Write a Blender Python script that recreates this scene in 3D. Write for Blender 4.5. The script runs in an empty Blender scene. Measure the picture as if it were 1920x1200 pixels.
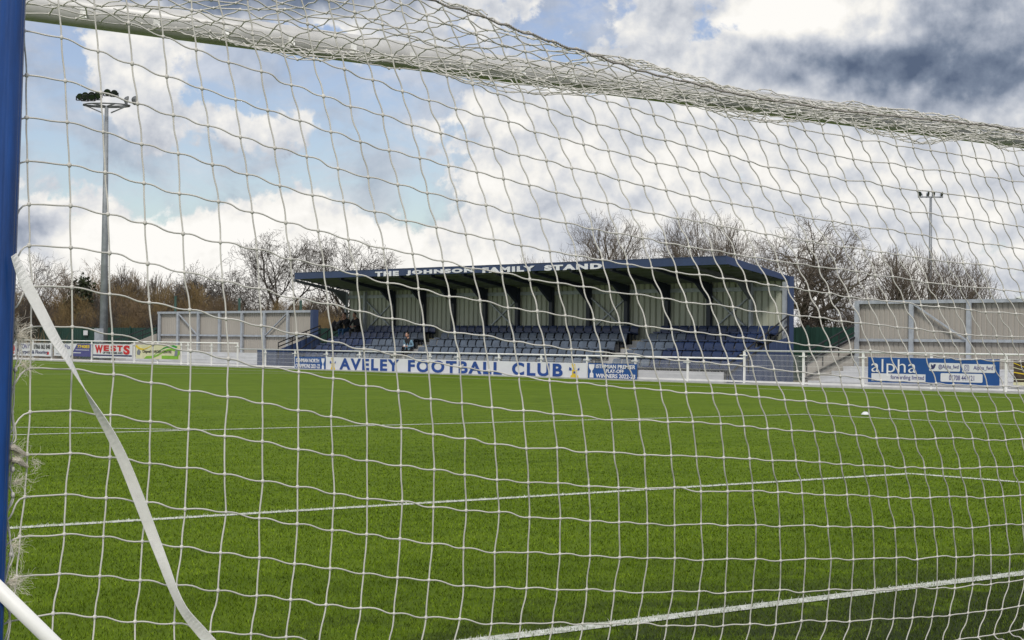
import bpy, bmesh, math, random
import numpy as np
from mathutils import Vector, Matrix
rng = random.Random(7)
nrg = np.random.default_rng(11)
PI = math.pi
sc = bpy.context.scene
C = sc.collection

# ------------------------------------------------------------------ camera
CAM = np.array([-5.99136, -6.21285, 1.30157])
YAW, PITCH, ROLL, FPX = 0.69688, 0.01153, 0.01077, 3449.65
_f = np.array([math.sin(YAW)*math.cos(PITCH), math.cos(YAW)*math.cos(PITCH), math.sin(PITCH)])
_r0 = np.array([math.cos(YAW), -math.sin(YAW), 0.0]); _u0 = np.cross(_r0, _f)
_r = _r0*math.cos(ROLL)+_u0*math.sin(ROLL); _u = -_r0*math.sin(ROLL)+_u0*math.cos(ROLL)
cd = bpy.data.cameras.new('camera'); cam = bpy.data.objects.new('camera', cd); C.objects.link(cam)
cd.sensor_width = 36; cd.lens = FPX/1920*36; cd.clip_start = 0.1; cd.clip_end = 5000
cam.matrix_world = Matrix(((_r[0], _u[0], -_f[0], CAM[0]), (_r[1], _u[1], -_f[1], CAM[1]), (_r[2], _u[2], -_f[2], CAM[2]), (0, 0, 0, 1)))
sc.camera = cam
sc.view_settings.view_transform = 'Standard'; sc.view_settings.look = 'None'
sc.view_settings.exposure = 0.0; sc.view_settings.gamma = 1.0

# measured sight lines of the survey (1920 x 1200 frame): where one meets a plane of the site
def sight(u, v): return _f + (u-960)/FPX*_r - (v-600)/FPX*_u
def onX(u, v, X): d = sight(u, v); return CAM + d*(X-CAM[0])/d[0]
def onY(u, v, Y): d = sight(u, v); return CAM + d*(Y-CAM[1])/d[1]
def yAt(u, X): return onX(u, 640, X)[1]
def gAt(u, D):
    d = sight(u, 640); return CAM[0]+d[0]*D, CAM[1]+d[1]*D

# ------------------------------------------------------------------ node helpers
class NT:
    def __init__(s, tree): s.t = tree; s.n = tree.nodes; s.l = tree.links
    def node(s, typ, **kw):
        n = s.n.new(typ)
        for k, v in kw.items(): setattr(n, k, v)
        return n
    def put(s, sock, v):
        if isinstance(v, bpy.types.NodeSocket): s.l.new(v, sock)
        elif v is not None: sock.default_value = v
    def m(s, op, a, b=None, c=None, clamp=False):
        n = s.node('ShaderNodeMath', operation=op, use_clamp=clamp)
        for i, v in enumerate((a, b, c)):
            if v is not None: s.put(n.inputs[i], v)
        return n.outputs[0]
    def vec(s, x, y, z=0.0):
        n = s.node('ShaderNodeCombineXYZ'); s.put(n.inputs[0], x); s.put(n.inputs[1], y); s.put(n.inputs[2], z); return n.outputs[0]
    def noise(s, v, scale, detail=5, rough=.55, dist=0.0, dim='3D'):
        n = s.node('ShaderNodeTexNoise', noise_dimensions=dim)
        if v is not None: s.put(n.inputs['Vector'], v)
        n.inputs['Scale'].default_value = scale; n.inputs['Detail'].default_value = detail
        n.inputs['Roughness'].default_value = rough; n.inputs['Distortion'].default_value = dist
        return n.outputs[0]
    def ramp(s, fac, stops, interp='LINEAR'):
        n = s.node('ShaderNodeValToRGB'); n.color_ramp.interpolation = interp
        el = n.color_ramp.elements
        while len(el) < len(stops): el.new(0.5)
        for e, (p, col) in zip(el, stops): e.position = p; e.color = (*col, 1) if len(col) == 3 else col
        s.put(n.inputs[0], fac); return n.outputs[0]
    def mix(s, fac, a, b, blend='MIX'):
        n = s.node('ShaderNodeMix', data_type='RGBA', blend_type=blend)
        s.put(n.inputs[0], fac)
        for i, v in ((6, a), (7, b)):
            s.put(n.inputs[i], (*v, 1) if isinstance(v, (tuple, list)) and len(v) == 3 else v)
        return n.outputs[2]
    def smooth(s, x, a, b):
        n = s.node('ShaderNodeMapRange', interpolation_type='SMOOTHSTEP')
        s.put(n.inputs[0], x); n.inputs[1].default_value = a; n.inputs[2].default_value = b
        return n.outputs[0]

# ------------------------------------------------------------------ world: sky with broken cloud, fixed to compass directions
SUN_EL, SUN_AZ = math.radians(43), math.radians(224)      # azimuth clockwise from +Y
W = bpy.data.worlds.new('World'); sc.world = W; W.use_nodes = True
w = NT(W.node_tree); w.n.clear()
out = w.node('ShaderNodeOutputWorld')
sky = w.node('ShaderNodeTexSky', sky_type='NISHITA'); sky.sun_disc = False
sky.sun_elevation = SUN_EL; sky.sun_rotation = SUN_AZ; sky.altitude = 50; sky.air_density = 1.0; sky.dust_density = 0.6; sky.ozone_density = 2.0
tc = w.node('ShaderNodeTexCoord')
sep = w.node('ShaderNodeSeparateXYZ'); w.put(sep.inputs[0], tc.outputs['Generated'])
az = w.m('ARCTAN2', sep.outputs[0], sep.outputs[1])
az = w.m('MULTIPLY', w.m('SUBTRACT', az, YAW), 34.5)
el = w.m('MULTIPLY', w.m('ARCSINE', sep.outputs[2]), 34.5)   # both axes: one unit is about 1.66 degrees
P0 = w.vec(az, el)
# domain warp
nw = w.node('ShaderNodeTexNoise'); w.put(nw.inputs['Vector'], P0); nw.inputs['Scale'].default_value = 0.9; nw.inputs['Detail'].default_value = 4
wsub = w.node('ShaderNodeVectorMath', operation='SUBTRACT'); w.put(wsub.inputs[0], nw.outputs['Color']); wsub.inputs[1].default_value = (.5, .5, .5)
wmul = w.node('ShaderNodeVectorMath', operation='MULTIPLY'); w.put(wmul.inputs[0], wsub.outputs[0]); wmul.inputs[1].default_value = (1.9, 1.3, 0)
wadd = w.node('ShaderNodeVectorMath', operation='ADD'); w.put(wadd.inputs[0], P0); w.put(wadd.inputs[1], wmul.outputs[0])
ws = w.node('ShaderNodeSeparateXYZ'); w.put(ws.inputs[0], wadd.outputs[0]); WX, WY = ws.outputs[0], ws.outputs[1]
def blob(cx, cy, sx, sy, wt):
    a = w.m('MULTIPLY', w.m('SUBTRACT', WX, cx), 1/sx); b = w.m('MULTIPLY', w.m('SUBTRACT', WY, cy), 1/sy)
    r2 = w.m('ADD', w.m('MULTIPLY', a, a), w.m('MULTIPLY', b, b))
    return w.m('MULTIPLY', w.m('EXPONENT', w.m('MULTIPLY', r2, -1.0)), wt)
def total(lst, start):
    t = start
    for q in lst: t = w.m('ADD', t, blob(*q))
    return t
SKY_COVER = [(-6.6, 3.4, 3.4, 1.8, -.24), (-2.3, 3.9, 1.2, 1.6, -.36), (-4.6, 3.05, 2.6, .33, -.26), (-7.8, 3.6, 1.2, .5, -.2), (1.2, 5.7, 2.6, .9, -.16), (-3.6, 4.9, 2.4, .45, -.25), (-8.6, 5.0, 1.0, .8, -.15), (-1.0, 2.9, .9, .6, -.12), (-8.2, 3.0, 1.0, .5, -.1),
             (-6.9, 4.35, 1.0, .85, .62), (-4.7, 4.0, 1.0, .45, .45), (-5.4, 1.0, 3.2, 1.25, .62), (-1.6, .9, 4.0, 1.1, .55), (.4, 3.3, 1.5, 1.1, .55), (2.2, 3.0, 1.6, 1.4, .25),
             (6.5, 2.6, 4.0, 2.6, .5), (7.4, 5.4, 3.6, 1.6, .8), (-4.8, 6.3, 2.4, .5, .55), (-1.9, 5.7, .9, .5, .35), (4.2, 4.6, 2.2, .7, .3), (8.6, 1.7, 1.4, .5, -.32), (4.0, 3.2, .8, .5, -.25), (6.6, 1.2, 1.5, .5, -.1), (-8.9, 2.0, 1.0, .6, .4)]
nA = w.noise(P0, .62, 10, .60, .15)
cov = total(SKY_COVER, w.m('ADD', w.m('MULTIPLY', w.m('SUBTRACT', nA, .46), 1.7), w.m('MULTIPLY', w.m('SUBTRACT', w.noise(P0, 2.1, 6, .6, .3), .5), .55)))
alpha = w.smooth(cov, -.03, .13)
# light and dark of the cloud: relief from the density towards the sun side, plus the big dark banks
nC = w.noise(P0, .95, 7, .55, .1); P1 = w.vec(w.m('SUBTRACT', az, .10), w.m('ADD', el, .26)); nB = w.noise(P1, .95, 7, .55, .1)
relief = w.m('MULTIPLY', w.m('SUBTRACT', nC, nB), 1.9)
LIGHT = [(-5.0, 6.45, 2.6, .55, -.62), (6.2, 5.1, 2.2, .55, -.27), (8.4, 4.95, 2.1, .95, -.33), (9.4, 6.2, 2.4, 1.0, -.26), (7.4, 4.7, 1.6, .4, -.06), (5.5, 6.0, 1.25, .42, .62), (3.3, 6.35, .9, .3, -.12), (-9.0, 1.9, .55, .40, -.52), (-5.2, 3.45, 1.8, .34, -.22), (-7.6, 3.2, 1.2, .3, -.14),
         (-4.6, 1.4, 4.6, 1.1, .36), (7.4, 4.9, 3.0, 1.1, -.12), (5.5, 2.4, 4.0, 1.6, .10), (.9, 2.55, .9, .45, -.20), (1.2, 1.9, 2.2, .35, -.14), (4.6, 2.6, 2.2, .5, -.10), (7.4, 3.1, 2.4, .45, -.08), (8.2, 2.2, 1.6, .6, -.08), (-.4, 3.0, .5, .5, .12), (4.4, 4.55, 2.4, .35, .14)]
fine = w.m('MULTIPLY', w.m('SUBTRACT', w.noise(P0, 1.7, 7, .6, .2), .5), .20)
big = w.m('MULTIPLY', w.m('SUBTRACT', w.noise(w.vec(w.m('ADD', az, 17.0), el), .5, 5, .55, .2), .5), .40)
lum = w.m('ADD', w.m('ADD', total(LIGHT, .74), w.m('MULTIPLY', relief, .56)), w.m('ADD', fine, big))
ccol = w.ramp(lum, [(0.0, (.10, .135, .21)), (.22, (.20, .245, .33)), (.45, (.41, .45, .53)), (.68, (.67, .69, .73)), (.88, (.93, .91, .87)), (1.0, (1.0, .98, .94))])
veil = w.m('MULTIPLY', w.smooth(w.noise(w.vec(w.m('MULTIPLY', az, .55), w.m('ADD', el, 31.0)), .8, 8, .62, .4), .38, .62), .72)
b_sky = w.node('ShaderNodeBackground'); b_sky.inputs[1].default_value = 0.10
hs = w.node('ShaderNodeHueSaturation'); hs.inputs['Saturation'].default_value = .92; hs.inputs['Hue'].default_value = .52; w.put(hs.inputs['Color'], sky.outputs[0])
w.put(b_sky.inputs[0], hs.outputs[0])
b_cl = w.node('ShaderNodeBackground'); w.put(b_cl.inputs[0], ccol); b_cl.inputs[1].default_value = 1.0
b_v = w.node('ShaderNodeBackground'); w.put(b_v.inputs[0], w.ramp(w.noise(P0, .7, 6, .6, .2), [(.32, (.33, .38, .47)), (.66, (.72, .74, .79))]))
mv = w.node('ShaderNodeMixShader'); w.put(mv.inputs[0], veil); w.l.new(b_sky.outputs[0], mv.inputs[1]); w.l.new(b_v.outputs[0], mv.inputs[2])
ms = w.node('ShaderNodeMixShader'); w.put(ms.inputs[0], alpha); w.l.new(mv.outputs[0], ms.inputs[1]); w.l.new(b_cl.outputs[0], ms.inputs[2])
w.l.new(ms.outputs[0], out.inputs[0])

# ------------------------------------------------------------------ sun, filtered by cloud
sd = bpy.data.lights.new('sun', 'SUN'); sun = bpy.data.objects.new('sun', sd); C.objects.link(sun)
sd.energy = 2.4; sd.angle = math.radians(12); sd.color = (1.0, .95, .87)
sdir = Vector((math.sin(SUN_AZ)*math.cos(SUN_EL), math.cos(SUN_AZ)*math.cos(SUN_EL), math.sin(SUN_EL)))
sun.rotation_euler = (-sdir).to_track_quat('-Z', 'Y').to_euler()

# ------------------------------------------------------------------ materials
def mat(name, col, rough=.6, metal=0.0, var=.12, vs=3.0, bump=0.0, bs=60.0, spec=.5, stretch=(1, 1, 1), col2=None):
    m = bpy.data.materials.new(name); m.use_nodes = True; t = NT(m.node_tree)
    b = t.n['Principled BSDF']; b.inputs['Roughness'].default_value = rough; b.inputs['Metallic'].default_value = metal
    b.inputs['Specular IOR Level'].default_value = spec
    g = t.node('ShaderNodeNewGeometry')
    vm = t.node('ShaderNodeVectorMath', operation='MULTIPLY'); t.put(vm.inputs[0], g.outputs['Position']); vm.inputs[1].default_value = stretch
    n = t.noise(vm.outputs[0], vs, 6, .62)
    lo = tuple(c*(1-var*1.6) for c in col) if col2 is None else col2
    hi = tuple(min(1, c*(1+var)) for c in col)
    t.put(b.inputs['Base Color'], t.ramp(n, [(.30, lo), (.66, hi)]))
    t.put(b.inputs['Roughness'], t.m('ADD', t.m('MULTIPLY', n, .2), rough-.1))
    if bump:
        bp = t.node('ShaderNodeBump'); bp.inputs['Strength'].default_value = bump; bp.inputs['Distance'].default_value = .01
        t.put(bp.inputs['Height'], t.noise(g.outputs['Position'], bs, 4, .6)); t.l.new(bp.outputs[0], b.inputs['Normal'])
    return m
M = dict(
    white_paint=mat('white_paint', (.80, .80, .78), .45, var=.06),
    bar_white=mat('bar_white', (.50, .50, .49), .35, var=.10, vs=6),
    net=mat('net_twine', (.60, .585, .545), .75, var=.10, vs=5, spec=.2),
    rope=mat('rope', (.30, .28, .26), .9, var=.2, vs=60),
    rope_end=mat('rope_end', (.58, .53, .45), .9, var=.25, vs=80, bump=.8, bs=300), lamp_steel=mat('lamp_steel', (.12, .13, .14), .5, var=.2),
    fray=mat('frayed_fibre', (.76, .71, .62), .9, var=.2, vs=40, spec=.1),
    strap=mat('strap_webbing', (.90, .89, .87), .8, var=.05, vs=25, bump=.35, bs=420, spec=.2),
    blue_post=mat('blue_post_paint', (.005, .050, .22), .30, var=.30, vs=9, stretch=(3, 3, .25), spec=.5),
    clip=mat('clip_plastic', (.85, .85, .82), .4),
    navy=mat('navy_cladding', (.030, .052, .125), .42, var=.12, vs=1.2, stretch=(1, 1, .3)),
    navy_dark=mat('navy_steel', (.020, .026, .045), .5),
    soffit=mat('roof_soffit', (.12, .13, .14), .6, var=.15),
    beige=mat('beige_cladding', (.35, .325, .29), .55, var=.07, vs=.9, stretch=(1, 1, .25)),
    back_wall=mat('back_wall_cladding', (.42, .435, .36), .5, var=.08, vs=.9, stretch=(1, 1, .25)),
    galv=mat('galvanised_steel', (.38, .41, .45), .5, .15, var=.14, vs=4),
    galv_dark=mat('mast_steel', (.24, .26, .28), .55, .2, var=.15, vs=3),
    concrete=mat('concrete', (.46, .46, .46), .85, var=.16, vs=1.6, bump=.3, bs=25),
    concrete_white=mat('pale_concrete', (.52, .53, .55), .8, var=.10, vs=1.2, stretch=(1, 1, 3)),
    seat_navy=mat('seat_navy', (.017, .033, .092), .38, var=.15, vs=2),
    seat_slate=mat('seat_slate', (.096, .124, .170), .40, var=.18, vs=2),
    black=mat('black_metal', (.012, .012, .014), .45),
    green_fence=mat('green_fence', (.012, .048, .036), .6, var=.25, vs=1.5, stretch=(1, 6, .6)),
    banner_white=mat('banner_white', (.70, .71, .74), .5, var=.04, vs=1.5, bump=.25, bs=5),
    banner_blue=mat('banner_blue', (.012, .075, .27), .45, var=.08, vs=1.5, bump=.4, bs=6),
    print_blue=mat('print_blue', (.012, .060, .27), .5, var=.05),
    print_white=mat('print_white', (.78, .78, .80), .5, var=.03),
    print_red=mat('print_red', (.55, .014, .018), .5, var=.05),
    print_navy=mat('print_navy', (.03, .035, .12), .5),
    print_purple=mat('print_purple', (.07, .07, .24), .5),
    print_yellow=mat('print_yellow', (.72, .52, .03), .5),
    print_lime=mat('print_lime', (.22, .46, .03), .5),
    print_green=mat('print_green', (.02, .27, .03), .5),
    print_cream=mat('print_cream', (.68, .66, .44), .5, var=.08),
    print_dark=mat('print_dark', (.03, .03, .03), .6),
    print_grey=mat('print_grey', (.20, .21, .26), .6),
    print_brown=mat('print_brown', (.075, .050, .036), .5, var=.5, vs=9, stretch=(1, 1, 3)),
    letters=mat('roof_lettering', (.78, .79, .84), .4),
    bark=mat('bark', (.060, .052, .043), .9, var=.3, vs=4, bump=.6, bs=18),
    bark_olive=mat('bark_olive', (.085, .075, .050), .9, var=.3, vs=4, bump=.6, bs=18),
    twig=mat('twigs', (.065, .054, .044), .9, var=.25, vs=2),
    twig_pale=mat('twigs_pale', (.13, .108, .085), .9, var=.25, vs=2),
    twig_brown=mat('twigs_brown', (.17, .118, .066), .9, var=.35, vs=.5),
    ivy=mat('ivy_leaves', (.030, .042, .014), .6, var=.45, vs=1.2),
    leaf=mat('evergreen_leaves', (.022, .034, .012), .6, var=.45, vs=1.2),
    skin=mat('skin', (.46, .26, .19), .6), hair=mat('hair_dark', (.02, .014, .010), .6),
    cloth_black=mat('black_cloth', (.012, .012, .016), .8), jeans=mat('blue_jeans', (.02, .075, .17), .8),
    cloth_blue=mat('pale_blue_sleeve', (.16, .27, .36), .8), trousers=mat('dark_trousers', (.035, .033, .035), .8),
    shoe=mat('shoe', (.015, .015, .015), .5), lamp_glass=mat('lamp_glass', (.030, .045, .032), .15),
)

# ------------------------------------------------------------------ mesh helpers
class MB:
    def __init__(s): s.v = []; s.f = []; s.mi = []
    def add(s, vs, fs, mi=0):
        o = len(s.v); s.v.extend([tuple(map(float, q)) for q in vs]); s.f.extend([tuple(i+o for i in f) for f in fs]); s.mi.extend([mi]*len(fs))
    def box(s, x0, x1, y0, y1, z0, z1, mi=0):
        s.add([(x, y, z) for x in (x0, x1) for y in (y0, y1) for z in (z0, z1)],
              [(0, 1, 3, 2), (4, 6, 7, 5), (0, 4, 5, 1), (2, 3, 7, 6), (0, 2, 6, 4), (1, 5, 7, 3)], mi)
    def bar(s, a, b, wd, ht, mi=0, up=(0, 0, 1)):
        a = Vector(a); b = Vector(b); d = (b-a).normalized(); u = Vector(up)
        if abs(d.dot(u)) > .98: u = Vector((1, 0, 0))
        r = d.cross(u).normalized(); u = r.cross(d)
        vs = [p + r*(sx*wd/2) + u*(sy*ht/2) for p in (a, b) for sx, sy in ((-1, -1), (1, -1), (1, 1), (-1, 1))]
        s.add(vs, [(0, 3, 2, 1), (4, 5, 6, 7), (0, 1, 5, 4), (1, 2, 6, 5), (2, 3, 7, 6), (3, 0, 4, 7)], mi)
    def tube(s, pts, rad, n=6, mi=0, cap=True):
        pts = [Vector(p) for p in pts]; k = len(pts)
        if k < 2: return
        rads = rad if isinstance(rad, (list, tuple)) else [rad]*k
        t0 = (pts[1]-pts[0]).normalized(); u = t0.orthogonal().normalized(); vs = []
        for i, p in enumerate(pts):
            t = (pts[min(i+1, k-1)]-pts[max(i-1, 0)])
            t = t.normalized() if t.length > 1e-9 else t0
            u = (u - t*u.dot(t)); u = u.normalized() if u.length > 1e-6 else t.orthogonal().normalized()
            b = t.cross(u)
            for j in range(n):
                a = 2*PI*j/n; vs.append(p + (u*math.cos(a)+b*math.sin(a))*rads[i])
        fs = [(i*n+j, i*n+(j+1) % n, (i+1)*n+(j+1) % n, (i+1)*n+j) for i in range(k-1) for j in range(n)]
        if cap: fs += [tuple(range(n-1, -1, -1)), tuple((k-1)*n+j for j in range(n))]
        s.add(vs, fs, mi)
    def ball(s, c, r, n=8, m=5, mi=0):
        rx, ry, rz = r if isinstance(r, (tuple, list)) else (r, r, r)
        vs = [(c[0], c[1], c[2]+rz)]
        for i in range(1, m):
            a = PI*i/m
            for j in range(n): vs.append((c[0]+rx*math.sin(a)*math.cos(2*PI*j/n), c[1]+ry*math.sin(a)*math.sin(2*PI*j/n), c[2]+rz*math.cos(a)))
        vs.append((c[0], c[1], c[2]-rz)); L = len(vs)-1
        fs = [(0, 1+j, 1+(j+1) % n) for j in range(n)]
        for i in range(m-2):
            for j in range(n): fs.append((1+i*n+j, 1+(i+1)*n+j, 1+(i+1)*n+(j+1) % n, 1+i*n+(j+1) % n))
        fs += [(L, 1+(m-2)*n+(j+1) % n, 1+(m-2)*n+j) for j in range(n)]
        s.add(vs, fs, mi)
    def prism(s, poly, axis, a, b, mi=0):
        # closed outline in the two other axes, extruded from a to b along axis
        def P(q, h):
            return {'x': (h, q[0], q[1]), 'y': (q[0], h, q[1]), 'z': (q[0], q[1], h)}[axis]
        n = len(poly)
        s.add([P(q, a) for q in poly]+[P(q, b) for q in poly],
              [tuple(range(n)), tuple(range(2*n-1, n-1, -1))]+[(i, n+i, n+(i+1) % n, (i+1) % n) for i in range(n)], mi)
    def mesh(s, name, mats, smooth=False):
        me = bpy.data.meshes.new(name); me.from_pydata(s.v, [], s.f)
        for m in (mats if isinstance(mats, (list, tuple)) else [mats]): me.materials.append(m)
        me.polygons.foreach_set('material_index', s.mi)
        if smooth: me.polygons.foreach_set('use_smooth', [True]*len(s.f))
        bm = bmesh.new(); bm.from_mesh(me); bmesh.ops.recalc_face_normals(bm, faces=bm.faces); bm.to_mesh(me); bm.free()
        me.update(); return me
    def build(s, name, mats, parent=None, smooth=False):
        return link(name, s.mesh(name, mats, smooth), parent)
def link(name, me, parent=None):
    o = bpy.data.objects.new(name, me); C.objects.link(o)
    if parent is not None: o.parent = parent; o.matrix_parent_inverse = parent.matrix_basis.inverted()
    return o
def raw_mesh(name, v, f, mats, mi=None, smooth=False):
    # fast path for big arrays: f is an (n,3) or (n,4) array
    me = bpy.data.meshes.new(name); v = np.asarray(v, np.float32); f = np.asarray(f, np.int32); k = f.shape[1]
    me.vertices.add(len(v)); me.vertices.foreach_set('co', v.ravel())
    me.loops.add(f.size); me.loops.foreach_set('vertex_index', f.ravel())
    me.polygons.add(len(f)); me.polygons.foreach_set('loop_start', np.arange(0, f.size, k, dtype=np.int32))
    for m in (mats if isinstance(mats, (list, tuple)) else [mats]): me.materials.append(m)
    if mi is not None: me.polygons.foreach_set('material_index', np.asarray(mi, np.int32))
    if smooth: me.polygons.foreach_set('use_smooth', np.ones(len(f), bool))
    me.update(calc_edges=True); return me
def tag(o, label=None, cat=None, group=None, kind=None):
    for k, v in (('label', label), ('category', cat), ('group', group), ('kind', kind)):
        if v: o[k] = v
    return o
def thing(name, label, cat, loc=(0, 0, 0), group=None):
    o = bpy.data.objects.new(name, None); C.objects.link(o); o.location = loc; o.empty_display_size = .3
    return tag(o, label, cat, group)
def dup(root, loc, rz=0.0, scale=1.0, label=None, group=None):
    r = root.copy(); C.objects.link(r); r.location = loc; r.rotation_euler = (0, 0, rz); r.scale = (scale,)*3 if not isinstance(scale, tuple) else scale
    if label: r['label'] = label
    if group: r['group'] = group
    for ch in list(root.children):
        c = ch.copy(); C.objects.link(c); c.parent = r
        for g in ch.children:
            d = g.copy(); C.objects.link(d); d.parent = c
    return r

# lettering: a font curve turned to mesh and laid on a vertical board that faces -X
def text_verts(body, bold=0.0, spacing=1.0, shear=0.0):
    cu = bpy.data.curves.new('lettering', 'FONT'); cu.body = body; cu.offset = bold; cu.space_character = spacing; cu.shear = shear; cu.resolution_u = 4
    cu.extrude = .004
    ob = bpy.data.objects.new('lettering', cu); C.objects.link(ob)
    dg = bpy.context.evaluated_depsgraph_get(); dg.update()
    me = bpy.data.meshes.new_from_object(ob.evaluated_get(dg))
    v = np.empty(len(me.vertices)*3); me.vertices.foreach_get('co', v); v = v.reshape(-1, 3)
    f = [tuple(p.vertices) for p in me.polygons]
    bpy.data.objects.remove(ob); bpy.data.curves.remove(cu); bpy.data.meshes.remove(me)
    return v, f
def lettering(mb, body, X, yl, yr, zb, zt, mi=0, bold=0.02, spacing=1.0, shear=0.0, depth=.006):
    v, f = text_verts(body, bold, spacing, shear)
    lo, hi = v.min(0), v.max(0); v = (v-lo)/np.maximum(hi-lo, 1e-6)
    w_ = np.stack([X - v[:, 2]*depth, yl + (yr-yl)*v[:, 0], zb + (zt-zb)*v[:, 1]], -1)
    mb.add(w_, f, mi)
# ------------------------------------------------------------------ ground, pitch, markings
XT, XF = 33.79, 37.81           # touchline and perimeter fence, metres right of the goal centre
def turf_mat(name, k=1.0, blade=False, hue=0.0):
    m = bpy.data.materials.new(name); m.use_nodes = True; t = NT(m.node_tree); b = t.n['Principled BSDF']
    b.inputs['Roughness'].default_value = .75; b.inputs['Specular IOR Level'].default_value = .15
    g = t.node('ShaderNodeNewGeometry'); pos = g.outputs['Position']
    b.inputs['Specular IOR Level'].default_value = .06
    sv = t.node('ShaderNodeVectorMath', operation='MULTIPLY'); t.put(sv.inputs[0], pos); sv.inputs[1].default_value = (.35, 2.2, 1)
    n1 = t.m('ADD', t.m('MULTIPLY', t.noise(pos, .35, 5, .6), .45), t.m('MULTIPLY', t.noise(sv.outputs[0], 1.1, 6, .68), .55)); n2 = t.noise(pos, 3.2, 6, .65); n3 = t.m('ADD', t.m('MULTIPLY', t.noise(pos, 38, 4, .7), .5), t.m('MULTIPLY', t.noise(sv.outputs[0], 9, 5, .75), .5))
    v = t.m('ADD', t.m('MULTIPLY', n1, .40), t.m('ADD', t.m('MULTIPLY', n2, .30), t.m('MULTIPLY', n3, .30)))
    col = t.ramp(v, [(.34, (.052*k, .090*k, .006*k)), (.50, (.114*k+hue, .182*k, .009*k)), (.66, (.180*k+hue, .256*k, .022*k))])
    # rubber crumb lying open behind and along the goal line
    sp = t.node('ShaderNodeSeparateXYZ'); t.put(sp.inputs[0], pos)
    near = t.smooth(sp.outputs[1], 2.2, -1.0)
    patch = t.smooth(t.m('ADD', t.noise(pos, 2.1, 7, .68), t.m('ADD', t.m('MULTIPLY', near, .16), t.m('MULTIPLY', t.smooth(sp.outputs[0], -2.5, 1.5), .08))), .54, .72)
    fac = t.m('MULTIPLY', t.m('MULTIPLY', near, patch), (.80 if not blade else .5))
    col = t.mix(fac, col, (.016, .019, .016))
    t.put(b.inputs['Base Color'], col)
    bp = t.node('ShaderNodeBump'); bp.inputs['Strength'].default_value = .7; bp.inputs['Distance'].default_value = .02
    t.put(bp.inputs['Height'], t.noise(pos, 55, 4, .7)); t.l.new(bp.outputs[0], b.inputs['Normal'])
    return m
M['turf'] = turf_mat('turf', .96)
M['blade_a'] = turf_mat('turf_blade', 1.08, True); M['blade_b'] = turf_mat('turf_blade_light', 1.62, True, .01); M['blade_c'] = turf_mat('turf_blade_dark', .5, True)
M['line'] = mat('line_fibre', (.66, .67, .63), .7, vs=16, col2=(.34, .37, .28))
M['rough_ground'] = mat('rough_ground', (.13, .11, .055), .95, var=.4, vs=.25, bump=.6, bs=6)
M['paving'] = mat('paving', (.33, .32, .31), .9, var=.15, vs=1.2, bump=.2, bs=30)
mb = MB(); mb.add([(-1500, -1500, -.03), (2500, -1500, -.03), (2500, 2500, -.03), (-1500, 2500, -.03)], [(0, 1, 2, 3)])
tag(mb.build('ground', M['rough_ground']), kind='structure')
mb = MB(); mb.add([(-40, -14, 0), (37.2, -14, 0), (37.2, 118, 0), (-40, 118, 0)], [(0, 1, 2, 3)])
tag(mb.build('pitch', M['turf']), kind='structure')
mb = MB(); mb.add([(37.35, -14, -.012), (40.5, -14, -.012), (40.5, 125, -.012), (37.35, 125, -.012)], [(0, 1, 2, 3)])
tag(mb.build('path', M['paving']), kind='structure')
mb = MB(); mb.box(37.2, 37.35, -14, 118, -.05, .045)
tag(mb.build('kerb', M['concrete']), kind='structure')
LW = .06
def strip(mb, a, b):
    a = Vector((*a, 0)); b = Vector((*b, 0)); d = (b-a).normalized(); s = Vector((-d.y, d.x, 0))*LW
    mb.add([(a-s)+Vector((0, 0, .004)), (b-s)+Vector((0, 0, .004)), (b+s)+Vector((0, 0, .004)), (a+s)+Vector((0, 0, .004))], [(0, 1, 2, 3)])
mb = MB()
strip(mb, (-33.8, 0), (XT, 0)); strip(mb, (XT, .06), (XT, 105)); strip(mb, (-33.8, 52.5), (XT-.06, 52.5))
strip(mb, (-9.16, 5.5), (9.16, 5.5)); strip(mb, (9.10, .06), (9.10, 5.44)); strip(mb, (-9.10, .06), (-9.10, 5.44))
strip(mb, (-20.16, 16.5), (20.16, 16.5)); strip(mb, (20.1, .06), (20.1, 16.44)); strip(mb, (-20.1, .06), (-20.1, 16.44))
a0 = math.asin(5.6/9.15); pts = []
for k in range(41):
    a = a0 + (PI-2*a0)*k/40; pts.append((math.cos(a), math.sin(a)))
mb.add([(9.21*c, 11+9.21*s, .0042) for c, s in pts]+[(9.09*c, 11+9.09*s, .0042) for c, s in pts], [(k, k+1, 42+k, 41+k) for k in range(40)])
tag(mb.build('pitch_marking', M['line']), kind='structure')

# upright fibres of the turf where the eye can tell them apart, thinning with distance
def in_line(x, y):
    e = .058
    m_ = np.abs(y) < e
    m_ |= (np.abs(y-5.5) < e) & (np.abs(x) < 9.16)
    m_ |= (np.abs(np.abs(x)-9.10) < e) & (y > 0) & (y < 5.5)
    m_ |= (np.abs(y-16.5) < e) & (np.abs(x) < 20.16)
    m_ |= (np.abs(np.abs(x)-20.1) < e) & (y > 0) & (y < 16.5)
    return m_
NB = 560000
D_ = 6.6*np.exp(nrg.random(NB)*math.log(46/6.6)); lat = (nrg.random(NB)*2-1)*(.34*D_+1.2)
fx, fy = math.sin(YAW), math.cos(YAW)
bx = CAM[0]+fx*D_+fy*lat; by = CAM[1]+fy*D_-fx*lat
keep = (by > -4.5) & (bx < 37.0) & (nrg.random(NB) < np.clip((42-D_)/28, 0, 1)**1.3); bx, by, D_ = bx[keep], by[keep], D_[keep]; NB = len(bx)
line = in_line(bx, by)
ang = nrg.random(NB)*2*PI; wd = .0017*np.maximum(D_/7, 1)**.9*(.7+.6*nrg.random(NB)); ht = .0155*(.5+.8*nrg.random(NB))*np.clip(1.15-(D_-7)*.016, .55, 1)
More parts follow.
